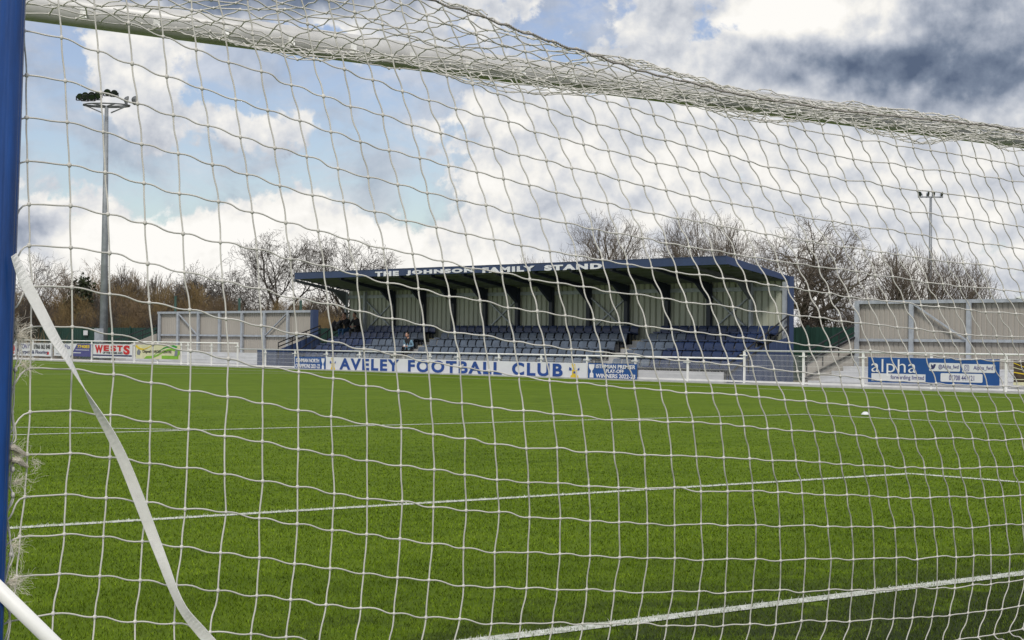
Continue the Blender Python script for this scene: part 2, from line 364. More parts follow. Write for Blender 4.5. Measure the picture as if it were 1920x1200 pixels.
ln_ = ht*(.3+.9*nrg.random(NB)); la = ang+PI/2+nrg.normal(0, .7, NB)
base = np.stack([bx, by, np.full(NB, .001)], -1); side = np.stack([np.cos(ang), np.sin(ang), 0*ang], -1)*wd[:, None]
tip = base+np.stack([np.cos(la)*ln_, np.sin(la)*ln_, ht], -1)
V_ = np.stack([base-side, base+side, tip], 1).reshape(-1, 3)
mi = nrg.choice([0, 1, 2], NB, p=[.5, .25, .25]); mi[line & (nrg.random(NB) < .72)] = 3
grass = link('grass', raw_mesh('grass', V_, np.arange(NB*3).reshape(-1, 3), [M['blade_a'], M['blade_b'], M['blade_c'], M['line']], mi))
tag(grass, kind='stuff')

# ------------------------------------------------------------------ the goal
goal = thing('football_goal', 'white football goal frame with a round crossbar seen from behind', 'goal', (0, 0, 0))
mb = MB(); mb.tube([(-3.72, 0, 2.4975), (3.72, 0, 2.4975)], .0575, 28); mb.build('crossbar', M['bar_white'], goal, True)
for s in (-1, 1):
    mb = MB(); mb.tube([(s*3.72, 0, -.02), (s*3.72, 0, 2.44)], .0575, 24); mb.build('post', M['bar_white'], goal, True)
for k in range(24):
    x = -3.5+k*.30
    mb = MB(); mb.box(x-.009, x+.009, -.072, -.050, 2.462, 2.500); mb.tube([(x, -.070, 2.475), (x, -.084, 2.472), (x, -.085, 2.462)], .004, 6)
    mb.build('net_clip', M['clip'], goal)

KN = """-3728 -1350 2641,-3741 -1350 2598,-3747 -1351 2554,-3747 -1351 2509,-3744 -1351 2404,-3737 -1352 2284,-3726 -1353 2162,-3722 -1354 2036,-3717 -1355 1917,-3715 -1356 1797,-3708 -1357 1675,-3707 -1358 1557,-3702 -1358 1445,-3700 -1358 1327,-3698 -1357 1207,-3699 -1356 1086,-3702 -1355 968,-3709 -1354 852,-3718 -1353 734,-3729 -1352 624,-3749 -1351 501
-3633 -1350 2626,-3642 -1350 2582,-3644 -1351 2536,-3641 -1351 2490,-3635 -1352 2386,-3626 -1353 2269,-3616 -1354 2155,-3605 -1355 2032,-3597 -1357 1913,-3590 -1359 1795,-3584 -1360 1679,-3581 -1361 1560,-3578 -1361 1445,-3574 -1361 1329,-3572 -1360 1207,-3571 -1359 1087,-3572 -1357 970,-3579 -1355 852,-3587 -1354 738,-3598 -1353 623,-3612 -1352 510
-3538 -1350 2610,-3543 -1350 2565,-3541 -1351 2518,-3535 -1352 2471,-3527 -1352 2365,-3517 -1354 2250,-3501 -1355 2131,-3493 -1357 2010,-3484 -1359 1893,-3475 -1361 1776,-3467 -1363 1656,-3459 -1364 1543,-3456 -1364 1425,-3451 -1364 1307,-3443 -1363 1193,-3446 -1361 1075,-3447 -1359 955,-3454 -1357 836,-3462 -1355 720,-3471 -1354 609,-3484 -1352 490
-3442 -1350 2595,-3443 -1351 2549,-3438 -1351 2501,-3429 -1352 2453,-3417 -1353 2340,-3404 -1355 2223,-3390 -1357 2105,-3370 -1359 1991,-3359 -1362 1873,-3352 -1364 1756,-3346 -1366 1640,-3338 -1368 1519,-3328 -1368 1405,-3321 -1368 1282,-3322 -1366 1169,-3319 -1364 1051,-3321 -1362 934,-3327 -1359 816,-3336 -1357 699,-3344 -1355 585,-3358 -1353 467
-3346 -1350 2582,-3343 -1351 2534,-3335 -1351 2485,-3322 -1352 2431,-3307 -1354 2314,-3290 -1356 2197,-3272 -1359 2078,-3256 -1362 1963,-3240 -1365 1849,-3233 -1368 1731,-3224 -1371 1614,-3214 -1373 1496,-3198 -1373 1383,-3194 -1373 1262,-3195 -1371 1144,-3195 -1368 1029,-3192 -1365 912,-3197 -1362 793,-3203 -1359 676,-3214 -1356 561,-3229 -1354 446
-3250 -1351 2568,-3243 -1351 2519,-3231 -1352 2469,-3215 -1353 2403,-3197 -1355 2287,-3177 -1358 2168,-3159 -1361 2055,-3139 -1365 1940,-3125 -1369 1825,-3107 -1373 1711,-3098 -1376 1594,-3089 -1379 1473,-3078 -1380 1357,-3066 -1379 1240,-3065 -1376 1124,-3067 -1373 1004,-3065 -1369 887,-3064 -1365 770,-3070 -1361 650,-3083 -1358 535,-3102 -1355 416
-3152 -1351 2554,-3142 -1351 2504,-3127 -1352 2453,-3108 -1354 2376,-3088 -1356 2260,-3064 -1359 2144,-3042 -1364 2032,-3025 -1368 1917,-3005 -1374 1802,-2990 -1379 1688,-2974 -1383 1572,-2964 -1386 1454,-2954 -1387 1339,-2947 -1386 1216,-2944 -1383 1101,-2939 -1379 983,-2936 -1374 864,-2939 -1368 746,-2934 -1364 627,-2947 -1359 511,-2965 -1356 394
-3054 -1351 2540,-3041 -1352 2489,-3022 -1353 2436,-3001 -1355 2349,-2979 -1358 2237,-2951 -1362 2123,-2927 -1367 2009,-2906 -1373 1895,-2887 -1379 1780,-2868 -1385 1664,-2855 -1390 1549,-2843 -1394 1432,-2832 -1395 1314,-2822 -1394 1198,-2818 -1390 1078,-2813 -1385 960,-2811 -1379 838,-2811 -1373 718,-2811 -1367 599,-2816 -1362 486,-2832 -1358 367
-2956 -1351 2526,-2940 -1352 2539,-2917 -1353 2432,-2893 -1356 2321,-2869 -1359 2208,-2841 -1364 2097,-2812 -1370 1984,-2795 -1377 1871,-2772 -1385 1753,-2754 -1393 1641,-2737 -1399 1527,-2723 -1403 1411,-2709 -1405 1295,-2702 -1403 1174,-2693 -1399 1056,-2685 -1393 936,-2680 -1385 816,-2681 -1377 694,-2679 -1370 575,-2689 -1364 457,-2706 -1359 343
-2856 -1351 2511,-2836 -1352 2510,-2811 -1354 2404,-2784 -1357 2295,-2756 -1361 2183,-2724 -1367 2071,-2697 -1374 1961,-2677 -1383 1848,-2656 -1392 1734,-2637 -1401 1620,-2620 -1409 1505,-2605 -1414 1390,-2590 -1416 1273,-2578 -1414 1153,-2572 -1409 1034,-2559 -1401 912,-2555 -1392 792,-2550 -1383 672,-2550 -1374 552,-2559 -1367 434,-2577 -1361 320
-2756 -1351 2497,-2733 -1353 2482,-2704 -1355 2377,-2674 -1358 2270,-2643 -1363 2161,-2616 -1370 2050,-2589 -1379 1935,-2563 -1389 1826,-2540 -1400 1713,-2520 -1411 1599,-2503 -1420 1485,-2487 -1426 1369,-2472 -1428 1252,-2460 -1426 1134,-2441 -1420 1018,-2437 -1411 895,-2423 -1400 774,-2419 -1389 651,-2419 -1379 530,-2427 -1370 411,-2445 -1363 296
-2654 -1352 2482,-2628 -1353 2455,-2597 -1356 2352,-2564 -1360 2246,-2532 -1366 2138,-2498 -1374 2031,-2474 -1384 1916,-2447 -1396 1805,-2424 -1409 1693,-2405 -1422 1580,-2387 -1432 1466,-2370 -1439 1350,-2354 -1442 1233,-2340 -1439 1114,-2324 -1432 993,-2305 -1422 875,-2298 -1409 752,-2290 -1396 629,-2288 -1384 508,-2294 -1374 388,-2312 -1366 273
-2552 -1352 2467,-2523 -1354 2429,-2488 -1357 2328,-2452 -1361 2224,-2416 -1368 2116,-2386 -1377 2007,-2359 -1389 1896,-2332 -1403 1786,-2309 -1418 1675,-2289 -1433 1562,-2271 -1445 1448,-2253 -1454 1332,-2236 -1457 1215,-2218 -1454 1095,-2198 -1445 977,-2187 -1433 856,-2169 -1418 735,-2164 -1403 608,-2156 -1389 486,-2156 -1377 366,-2177 -1368 251
-2449 -1352 2453,-2417 -1354 2405,-2380 -1358 2306,-2341 -1363 2206,-2308 -1371 2097,-2270 -1381 1988,-2243 -1395 1879,-2217 -1411 1769,-2194 -1428 1657,-2174 -1445 1545,-2156 -1459 1431,-2138 -1469 1316,-2119 -1472 1199,-2100 -1469 1080,-2079 -1459 960,-2056 -1445 839,-2034 -1428 722,-2034 -1411 587,-2026 -1395 465,-2025 -1381 342,-2043 -1371 230
-2346 -1353 2438,-2310 -1355 2382,-2272 -1359 2284,-2233 -1365 2183,-2193 -1373 2077,-2158 -1385 1972,-2127 -1401 1866,-2102 -1419 1754,-2080 -1439 1642,-2060 -1458 1529,-2041 -1474 1416,-2022 -1485 1301,-2002 -1488 1185,-1983 -1485 1065,-1955 -1474 945,-1933 -1458 827,-1905 -1439 703,-1889 -1419 579,-1884 -1401 452,-1893 -1385 329,-1909 -1373 214
-2241 -1353 2423,-2203 -1355 2360,-2162 -1360 2265,-2120 -1366 2167,-2080 -1376 2062,-2045 -1390 1959,-2018 -1407 1851,-1989 -1427 1739,-1966 -1449 1627,-1946 -1471 1515,-1927 -1489 1402,-1907 -1501 1288,-1884 -1505 1173,-1858 -1501 1056,-1831 -1489 936,-1807 -1471 814,-1776 -1449 692,-1755 -1427 563,-1753 -1407 441,-1751 -1390 322,-1771 -1376 201
-2136 -1353 2409,-2096 -1356 2339,-2053 -1361 2245,-2011 -1368 2147,-1967 -1379 2048,-1935 -1394 1943,-1902 -1413 1836,-1875 -1435 1724,-1852 -1460 1613,-1832 -1483 1501,-1813 -1503 1389,-1791 -1516 1276,-1767 -1521 1161,-1740 -1516 1045,-1707 -1503 923,-1674 -1483 800,-1649 -1460 675,-1627 -1435 554,-1618 -1413 427,-1622 -1394 303,-1636 -1379 186
-2030 -1353 2394,-1987 -1356 2320,-1941 -1362 2227,-1893 -1370 2130,-1856 -1382 2027,-1820 -1398 1927,-1787 -1419 1821,-1760 -1443 1711,-1738 -1470 1600,-1718 -1496 1489,-1698 -1517 1378,-1676 -1532 1265,-1648 -1537 1151,-1614 -1532 1032,-1584 -1517 916,-1546 -1496 788,-1520 -1470 665,-1494 -1443 538,-1487 -1419 414,-1484 -1398 291,-1499 -1382 173
-1923 -1354 2379,-1879 -1357 2302,-1831 -1363 2209,-1784 -1371 2112,-1740 -1384 2014,-1699 -1402 1911,-1673 -1424 1807,-1645 -1451 1698,-1623 -1480 1588,-1604 -1507 1478,-1584 -1531 1367,-1560 -1547 1256,-1531 -1552 1142,-1495 -1547 1027,-1457 -1531 905,-1419 -1507 782,-1391 -1480 658,-1364 -1451 530,-1352 -1424 404,-1350 -1402 282,-1362 -1384 161
-1816 -1354 2363,-1770 -1357 2286,-1721 -1363 2194,-1673 -1373 2099,-1628 -1386 1998,-1588 -1405 1903,-1555 -1429 1796,-1529 -1458 1686,-1508 -1488 1577,-1489 -1518 1468,-1469 -1543 1358,-1444 -1560 1247,-1412 -1566 1135,-1371 -1560 1021,-1337 -1543 898,-1291 -1518 781,-1263 -1488 648,-1230 -1458 518,-1214 -1429 393,-1213 -1405 268,-1223 -1386 148
-1708 -1354 2347,-1660 -1358 2270,-1611 -1364 2180,-1559 -1374 2083,-1514 -1388 1986,-1474 -1408 1884,-1441 -1434 1781,-1414 -1464 1674,-1393 -1496 1567,-1374 -1527 1458,-1353 -1554 1349,-1328 -1571 1239,-1295 -1577 1128,-1253 -1571 1016,-1215 -1554 891,-1167 -1527 766,-1126 -1496 637,-1089 -1464 505,-1076 -1434 381,-1069 -1408 257,-1079 -1388 136
-1599 -1354 2332,-1550 -1358 2256,-1500 -1365 2167,-1445 -1375 2069,-1405 -1390 1971,-1360 -1411 1870,-1326 -1437 1768,-1299 -1468 1663,-1277 -1502 1557,-1257 -1535 1449,-1236 -1562 1341,-1210 -1581 1231,-1175 -1587 1121,-1128 -1581 1008,-1085 -1562 885,-1037 -1535 757,-993 -1502 628,-958 -1468 497,-935 -1437 366,-919 -1411 244,-933 -1390 124
-1489 -1354 2318,-1438 -1358 2243,-1384 -1365 2154,-1336 -1376 2056,-1282 -1391 1960,-1247 -1413 1855,-1210 -1440 1757,-1182 -1472 1653,-1160 -1507 1548,-1140 -1540 1441,-1118 -1568 1333,-1091 -1587 1224,-1054 -1594 1114,-1009 -1587 1000,-958 -1568 878,-905 -1540 752,-856 -1507 620,-816 -1472 489,-788 -1440 359,-772 -1413 233,-786 -1391 112
-1378 -1355 2303,-1325 -1359 2230,-1271 -1365 2143,-1214 -1376 2050,-1165 -1392 1948,-1127 -1414 1849,-1092 -1441 1748,-1064 -1474 1644,-1041 -1509 1539,-1021 -1544 1433,-998 -1572 1325,-970 -1592 1216,-933 -1599 1105,-881 -1592 989,-831 -1572 868,-771 -1544 744,-718 -1509 610,-671 -1474 474,-639 -1441 349,-628 -1414 220,-641 -1392 101
-1267 -1355 2293,-1213 -1359 2218,-1157 -1366 2129,-1103 -1376 2037,-1055 -1392 1940,-1011 -1414 1841,-974 -1442 1739,-945 -1475 1636,-921 -1510 1531,-900 -1545 1425,-876 -1574 1317,-847 -1593 1207,-806 -1600 1095,-752 -1593 980,-698 -1574 858,-636 -1545 732,-579 -1510 602,-531 -1475 470,-501 -1442 339,-483 -1414 215,-496 -1392 93
-1155 -1355 2284,-1100 -1359 2206,-1045 -1365 2117,-991 -1376 2026,-943 -1392 1927,-895 -1414 1831,-856 -1441 1731,-825 -1474 1629,-800 -1509 1524,-777 -1544 1417,-752 -1572 1309,-722 -1592 1199,-684 -1599 1086,-620 -1592 973,-565 -1572 851,-496 -1544 726,-438 -1509 593,-385 -1474 460,-351 -1441 335,-333 -1414 206,-351 -1392 83
-1043 -1354 2275,-987 -1358 2195,-932 -1365 2106,-877 -1376 2014,-825 -1391 1919,-777 -1413 1823,-736 -1440 1723,-704 -1472 1621,-677 -1507 1517,-652 -1540 1410,-625 -1568 1302,-592 -1587 1191,-547 -1594 1078,-491 -1587 962,-426 -1568 838,-365 -1540 717,-298 -1507 584,-243 -1472 449,-203 -1440 321,-191 -1413 189,-208 -1391 72
-929 -1354 2266,-870 -1358 2187,-817 -1365 2097,-761 -1375 2004,-710 -1390 1908,-659 -1411 1814,-616 -1437 1716,-581 -1468 1614,-552 -1502 1509,-525 -1535 1403,-496 -1562 1294,-461 -1581 1182,-419 -1587 1065,-356 -1581 950,-293 -1562 829,-218 -1535 704,-156 -1502 574,-103 -1468 441,-63 -1437 308,-45 -1411 184,-67 -1390 64
-817 -1354 2257,-760 -1358 2178,-699 -1364 2090,-647 -1374 1994,-595 -1388 1901,-541 -1408 1807,-496 -1434 1708,-458 -1464 1607,-426 -1496 1502,-396 -1527 1396,-365 -1554 1286,-327 -1571 1173,-279 -1577 1057,-224 -1571 938,-154 -1554 819,-86 -1527 693,-16 -1496 565,39 -1464 435,85 -1434 307,92 -1408 174,70 -1388 56
-702 -1354 2249,-644 -1357 2167,-585 -1363 2080,-532 -1373 1987,-474 -1386 1895,-420 -1405 1800,-374 -1429 1701,-334 -1458 1600,-299 -1488 1495,-266 -1518 1388,-231 -1543 1278,-191 -1560 1164,-142 -1566 1044,-79 -1560 932,-12 -1543 809,63 -1518 686,127 -1488 555,182 -1458 421,224 -1429 298,229 -1405 168,204 -1386 50
-588 -1354 2243,-529 -1357 2163,-471 -1363 2074,-413 -1371 1978,-356 -1384 1888,-301 -1402 1793,-252 -1424 1694,-209 -1451 1593,-171 -1480 1489,-135 -1507 1382,-97 -1531 1271,-55 -1547 1157,-6 -1552 1037,57 -1547 923,131 -1531 803,199 -1507 676,268 -1480 548,323 -1451 417,360 -1424 287,359 -1402 161,334 -1384 44
-474 -1353 2236,-417 -1356 2155,-355 -1362 2068,-292 -1370 1976,-236 -1382 1878,-180 -1398 1785,-130 -1419 1688,-84 -1443 1586,-43 -1470 1482,-3 -1496 1375,38 -1517 1265,85 -1532 1152,138 -1537 1034,206 -1532 921,273 -1517 795,343 -1496 671,410 -1470 540,465 -1443 409,496 -1419 275,485 -1398 156,461 -1382 40
-359 -1353 2230,-301 -1356 2150,-240 -1361 2064,-178 -1368 1970,-120 -1379 1876,-61 -1394 1780,-8 -1413 1682,41 -1435 1580,85 -1460 1476,129 -1483 1369,174 -1503 1259,225 -1516 1146,283 -1521 1029,345 -1516 912,412 -1503 791,481 -1483 664,550 -1460 533,599 -1435 402,631 -1413 274,617 -1394 153,589 -1379 37
-242 -1353 2228,-182 -1355 2146,-129 -1360 2059,-62 -1366 1969,3 -1376 1872,60 -1390 1775,114 -1407 1676,165 -1427 1574,213 -1449 1470,261 -1471 1363,310 -1489 1253,363 -1501 1140,417 -1505 1024,491 -1501 908,562 -1489 785,630 -1471 654,693 -1449 526,736 -1427 396,766 -1407 267,753 -1390 148,717 -1376 35
-127 -1353 2227,-70 -1355 2142,-12 -1359 2054,57 -1365 1964,124 -1373 1868,179 -1385 1770,235 -1401 1670,288 -1419 1568,340 -1439 1464,391 -1458 1357,445 -1474 1248,503 -1485 1135,566 -1488 1019,634 -1485 899,712 -1474 779,779 -1458 653,837 -1439 521,884 -1419 388,912 -1401 262,888 -1385 145,842 -1373 34
-12 -1352 2225,43 -1354 2140,103 -1358 2056,175 -1363 1960,237 -1371 1863,295 -1381 1765,353 -1395 1665,409 -1411 1563,465 -1428 1459,520 -1445 1352,578 -1459 1243,640 -1469 1131,707 -1472 1016,783 -1469 899,849 -1459 778,923 -1445 650,973 -1428 518,1013 -1411 387,1029 -1395 262,1011 -1381 144,959 -1371 35
105 -1352 2223,159 -1354 2136,213 -1357 2052,291 -1361 1960,349 -1368 1860,410 -1377 1761,470 -1389 1661,529 -1403 1558,587 -1418 1454,647 -1433 1348,708 -1445 1239,775 -1454 1129,850 -1457 1020,919 -1454 899,984 -1445 773,1049 -1433 645,1100 -1418 515,1136 -1403 387,1147 -1389 263,1126 -1377 146,1068 -1368 40
222 -1352 2222,274 -1353 2138,333 -1356 2049,397 -1360 1955,460 -1366 1857,522 -1374 1758,584 -1384 1657,646 -1396 1555,708 -1409 1451,770 -1422 1345,834 -1432 1236,902 -1439 1125,973 -1442 1012,1044 -1439 892,1111 -1432 769,1173 -1422 642,1222 -1409 515,1254 -1396 389,1260 -1384 267,1234 -1374 152,1170 -1366 48
340 -1351 2224,390 -1353 2133,447 -1355 2055,508 -1358 1954,570 -1363 1855,634 -1370 1756,697 -1379 1656,761 -1389 1554,825 -1400 1450,890 -1411 1344,956 -1420 1235,1025 -1426 1124,1096 -1428 1009,1166 -1426 891,1233 -1420 768,1293 -1411 644,1339 -1400 518,1366 -1389 394,1367 -1379 274,1335 -1370 162,1264 -1363 61
459 -1351 2227,509 -1352 2137,564 -1354 2051,620 -1357 1953,681 -1361 1855,745 -1367 1756,809 -1374 1656,874 -1383 1555,940 -1392 1451,1006 -1401 1345,1075 -1409 1237,1144 -1414 1126,1215 -1416 1011,1285 -1414 893,1350 -1409 772,1407 -1401 649,1450 -1392 526,1472 -1383 404,1468 -1374 287,1429 -1367 177,1351 -1361 80
578 -1351 2230,622 -1352 2134,674 -1353 2047,731 -1356 1954,791 -1359 1858,854 -1364 1760,919 -1370 1661,985 -1377 1559,1052 -1385 1456,1120 -1393 1351,1189 -1399 1243,1259 -1403 1132,1330 -1405 1018,1398 -1403 901,1462 -1399 782,1516 -1393 660,1554 -1385 539,1572 -1377 420,1561 -1370 305,1516 -1364 199,1429 -1359 106
697 -1351 2233,734 -1352 2138,786 -1353 2051,842 -1355 1960,901 -1358 1865,963 -1362 1768,1028 -1367 1670,1094 -1373 1569,1161 -1379 1466,1230 -1385 1361,1300 -1390 1254,1370 -1394 1143,1440 -1395 1031,1507 -1394 915,1568 -1390 797,1618 -1385 678,1652 -1379 559,1664 -1373 442,1647 -1367 331,1594 -1362 228,1498 -1358 139
820 -1351 2236,851 -1351 2139,902 -1352 2062,955 -1354 1973,1012 -1356 1880,1072 -1359 1783,1135 -1364 1684,1201 -1368 1584,1268 -1374 1482,1337 -1379 1377,1406 -1383 1271,1476 -1386 1162,1545 -1387 1050,1610 -1386 936,1668 -1383 820,1714 -1379 703,1743 -1374 586,1749 -1368 473,1724 -1364 365,1663 -1359 266,1558 -1356 181
950 -1351 2239,980 -1351 2180,1021 -1352 2089,1070 -1353 1997,1123 -1355 1902,1181 -1358 1805,1242 -1361 1707,1306 -1365 1607,1373 -1369 1505,1440 -1373 1401,1509 -1376 1296,1578 -1379 1188,1645 -1380 1078,1707 -1379 965,1761 -1376 851,1803 -1373 737,1827 -1369 623,1826 -1365 513,1794 -1361 409,1724 -1358 315,1609 -1355 234"""
KN = np.array([[list(map(int, q.split())) for q in row.split(',')] for row in KN.strip().split('\n')], float)/1000
# the last measured columns, then on along the goal at the same pitch to the far stanchion
stp = (KN[38]-KN[30])/8; stp[:, 0] = np.maximum(stp[:, 0], .095); stp[:, 1] = .004
stp[1:-1] = (stp[:-2]+stp[1:-1]*2+stp[2:])/4; stp[:, 2] *= .8
more = []; cur = KN[38]
for k in range(21):
    cur = cur+stp*(1-.012*k)+np.stack([0*stp[:, 0], np.zeros(len(stp)), 0*stp[:, 0]], -1); cur = cur.copy(); more.append(cur)
KN = np.concatenate([KN[:39], np.array(more)], 0)
NI, NJ = KN.shape[:2]
KN[:, :, :] += nrg.normal(0, .0022, KN.shape)
net = thing('goal_net', 'white knotted goal net hanging in slack squares across the whole view', 'net', (-1, -1.4, 0))
def hermite(a, b, ta, tb, n):
    s = np.linspace(0, 1, n, endpoint=False)[:, None]
    return (2*s**3-3*s**2+1)*a+(s**3-2*s**2+s)*ta+(-2*s**3+3*s**2)*b+(s**3-s**2)*tb
def strand(P, kind, n=7):
    P = np.asarray(P); d = np.diff(P, axis=0); pts = []
    def tan(c):
        t = c.copy()
        if kind == 'row': t[2] = t[2]*.12 + .004; t[1] += rng.gauss(0, .006)
        else: t[0] *= .35; t[1] *= .35
        t *= np.linalg.norm(c)/max(np.linalg.norm(t), 1e-6)
        return t*rng.uniform(1.1, 1.95)+nrg.normal(0, .004, 3)
    for k in range(len(d)): pts.append(hermite(P[k], P[k+1], tan(d[k]), tan(d[k]), n))
    return np.concatenate(pts+[P[-1:]])
# carry the columns on down to the turf
ext = [KN]
cur = KN[:, -1].copy(); prv = KN[:, -2].copy()
for k in range(6):
    st = cur-prv; nx = cur+np.stack([st[:, 0]*.6, -.01+0*st[:, 1], np.full(NI, -.118)], -1)
    low = nx[:, 2] < .012
    nx[low, 2] = .012; nx[low, 1] = cur[low, 1]-.07-.03*nrg.random(low.sum())
    nx += nrg.normal(0, .003, nx.shape); nx[:, 2] = np.maximum(nx[:, 2], .008)
    prv, cur = cur, nx; ext.append(nx[:, None])
G = np.concatenate(ext, 1)
mb = MB(); R_N = .00262
for i in range(NI): mb.tube(strand(G[i], 'col'), R_N, 5, cap=False)
for j in range(1, G.shape[1]):
    row = G[:, j]
    # the loose mesh at the end runs down and back to the stanchion
    e = row[0]+np.array([-.085, 0.0, -.075]) if 3 <= j <= 20 else row[0]+np.array([-.09, 0, 0])
    mb.tube(strand(np.concatenate([[e], row]), 'row'), R_N, 5, cap=False)
for i in range(NI):
    for j in range(1, G.shape[1]): mb.ball(G[i, j], (.0066*rng.uniform(.85, 1.2), .0058, .0068*rng.uniform(.85, 1.2)), 6, 4)
mb.build('back_panel', M['net'], net, True)
rope = MB(); RP = KN[:, 0]; RP[:, 2] += np.interp(np.arange(NI), [0, 28, 37, 43], [0, 0, .036, .060])
rp = strand(np.concatenate([[[-3.80, -1.36, 2.655]], RP]), 'none', 4)
rope.tube(rp, .0036, 6)
for k in range(0, len(rp)-1):                                    # lay of the rope: short windings
    a, b = rp[k], rp[k+1]
    for q in (.0, .33, .66):
        p = a+(b-a)*q; rope.ball(p+np.array([0, -.002, .001]), .0042, 5, 3)
rope.build('head_rope', M['rope'], net, True)
# roof panel from the head rope to the clips on the crossbar
NR = 12
bar_pt = np.stack([RP[:, 0]*1.0, np.full(NI, -.066), np.full(NI, 2.482)], -1)
RG = np.zeros((NI, NR+1, 3))
ph = nrg.random(40)*6
for i in range(NI):
    for k in range(NR+1):
        t_ = k/NR; p = RP[i]*(1-t_)+bar_pt[i]*t_
        e_ = min(1, max(0, (i-6)/10)); sag = e_*(.085*math.exp(-((t_-.80)/.17)**2)-np.interp(i, [0, 16, 24, 32, 43], [.06, .075, .07, .035, .02])*math.exp(-((t_-.20)/.15)**2))*(.8+.35*math.sin(i*.55+ph[0]))+.02*(1-e_)
        p = p+np.array([.03*math.sin(k*.9+i*.3), .02*math.sin(i*.7+k), -sag])
        if 0 < k < NR: p = p+nrg.normal(0, .007, 3)
        if k == NR: p = p+np.array([0, 0, -.012*abs(math.sin(i*1.3))])
        RG[i, k] = p
mb = MB()
for i in range(NI): mb.tube(strand(RG[i], 'none', 4), R_N, 5, cap=False)
for k in range(1, NR+1): mb.tube(strand(RG[:, k], 'row', 5), R_N, 5, cap=False)
for i in range(NI):
    for k in range(1, NR+1): mb.ball(RG[i, k], .0060, 5, 4)
# spare netting gathered along the back of the bar
for q in range(5):
    b0 = np.stack([RP[:, 0]+nrg.normal(0, .03, NI), -.085-.02*q/6+nrg.normal(0, .006, NI), 2.478-np.interp(np.arange(NI), [0, 10, 20, 34, 43], [-.02, .0, .03, -.005, -.02])+np.interp(np.arange(NI), [0, 24, 34, 43], [.024, .024, .036, .036])*math.sin(q*1.7)+nrg.normal(0, .009, NI)], -1)
    i0 = (5, 10, 14, 12, 18)[q]
    mb.tube(strand(b0[i0:], 'none', 4), R_N, 5, cap=False)
    for i in range(i0+1, NI):
        mb.ball(b0[i], .0062, 5, 4)
mb.build('roof_panel', M['net'], net, True)
# lacing and frayed ends beside the stanchion
YL = -1.36
lac = [(24, 592), (37, 661), (29, 693), (26, 757), (22, 773), (26, 816), (20, 837), (24, 880), (15, 907), (24, 928), (13, 965), (19, 1003), (20, 1040), (13, 1072), (8, 1099), (18, 1163), (0, 1230), (6, 1300)]
mb = MB()
for off in (0, 5):
    P = [onY(u+off*math.sin(k*1.7), v+off, YL+.004*math.sin(k)) for k, (u, v) in enumerate(lac)]
    mb.tube(strand(np.array(P), 'none', 6), .0022, 5, cap=False)
for k in (2, 4, 7, 9, 12, 14): mb.ball(onY(*lac[k], YL), (.007, .006, .009), 6, 4)
mb.build('lacing', M['net'], net, True)
def tuft(px, n, spread, length, r=.0006, droop=.2, main=(1, 0)):
    mb = MB(); o = onY(*px, YL)
    for _ in range(n):
        d = Vector((main[0]+rng.gauss(0, spread), rng.gauss(0, spread*.5), main[1]+rng.gauss(0, spread))).normalized()
        p = Vector(o)+Vector((rng.gauss(0, .004), 0, rng.gauss(0, .006))); pts = [p]; L = length*rng.uniform(.35, 1)
        for s in range(7):
            d = (d+Vector((rng.gauss(0, .5), rng.gauss(0, .3), rng.gauss(0, .5)-droop*.12))).normalized(); p = p+d*L/7; pts.append(p)
        mb.tube(pts, r, 3, cap=False)
    return mb
for px, n, s, L, mn in [((34, 632), 150, .7, .085, (.7, .3)), ((26, 610), 70, .7, .06, (.3, .6)), ((42, 684), 80, .6, .085, (1, -.1)), ((28, 846), 90, .35, .07, (1, -.5)), ((60, 866), 30, .25, .075, (1, -.2)), ((26, 905), 70, .35, .11, (1, .12)), ((22, 1024), 70, .5, .09, (1, -.4)), ((18, 1092), 110, .45, .105, (1, -.15))]:
    tuft(px, int(n*.8), s, L*.9, .00034, .2, mn).build('frayed_tuft', M['fray'], net)
for a, b in [((12, 838), (48, 852)), ((22, 862), (52, 876))]:
    pa, pb = onY(*a, YL-.01), onY(*b, YL-.01); t_ = MB(); t_.tube([pa, pa*.6+pb*.4+np.array([0, 0, .006]), pb], [.007, .010, .005], 8); t_.build('rope_end', M['rope_end'], net)

# ------------------------------------------------------------------ stanchion and strap
st = thing('net_stanchion', 'thick blue metal net post with a white brace rising past the left edge', 'post', (-3.8, -1.36, 0))
pa, pb = onY(22, 0, -1.36), onY(-17, 1090, -1.36); dr = (pb-pa)/(pb[2]-pa[2])
top = pa+dr*(2.70-pa[2]); bot = pa+dr*(-.02-pa[2])
mb = MB(); nseg = 48; vs = []
for q in (bot, top):
    for j in range(nseg):
        a = 2*PI*j/nseg; r = .0385*(1-.035*max(0, math.cos(6*a))**6); vs.append((q[0]+r*math.cos(a), q[1]+r*math.sin(a), q[2]))
mb.add(vs, [(j, (j+1) % nseg, nseg+(j+1) % nseg, nseg+j) for j in range(nseg)]+[tuple(range(nseg, 2*nseg))])
mb.build('post', M['blue_post'], st)
qa, qb = onY(0, 1107, -1.40), onY(95, 1200, -1.40); d_ = (qb-qa)/(qb[2]-qa[2])
mb = MB(); mb.tube([qa+d_*(.035), qa+d_*(.02-qa[2])], .0215, 20); mb.build('brace', M['white_paint'], st, True)
xr = KN[-1, 0]; mb = MB(); mb.tube([(xr[0]+.05, -1.36, -.02), (xr[0]+.05, -1.36, xr[2]+.12)], .0385, 24)
rs = thing('net_stanchion', 'blue metal net post at the far end of the goal net', 'post', (xr[0]+.05, -1.36, 0)); mb.build('post', M['blue_post'], rs, True)
strap = MB()
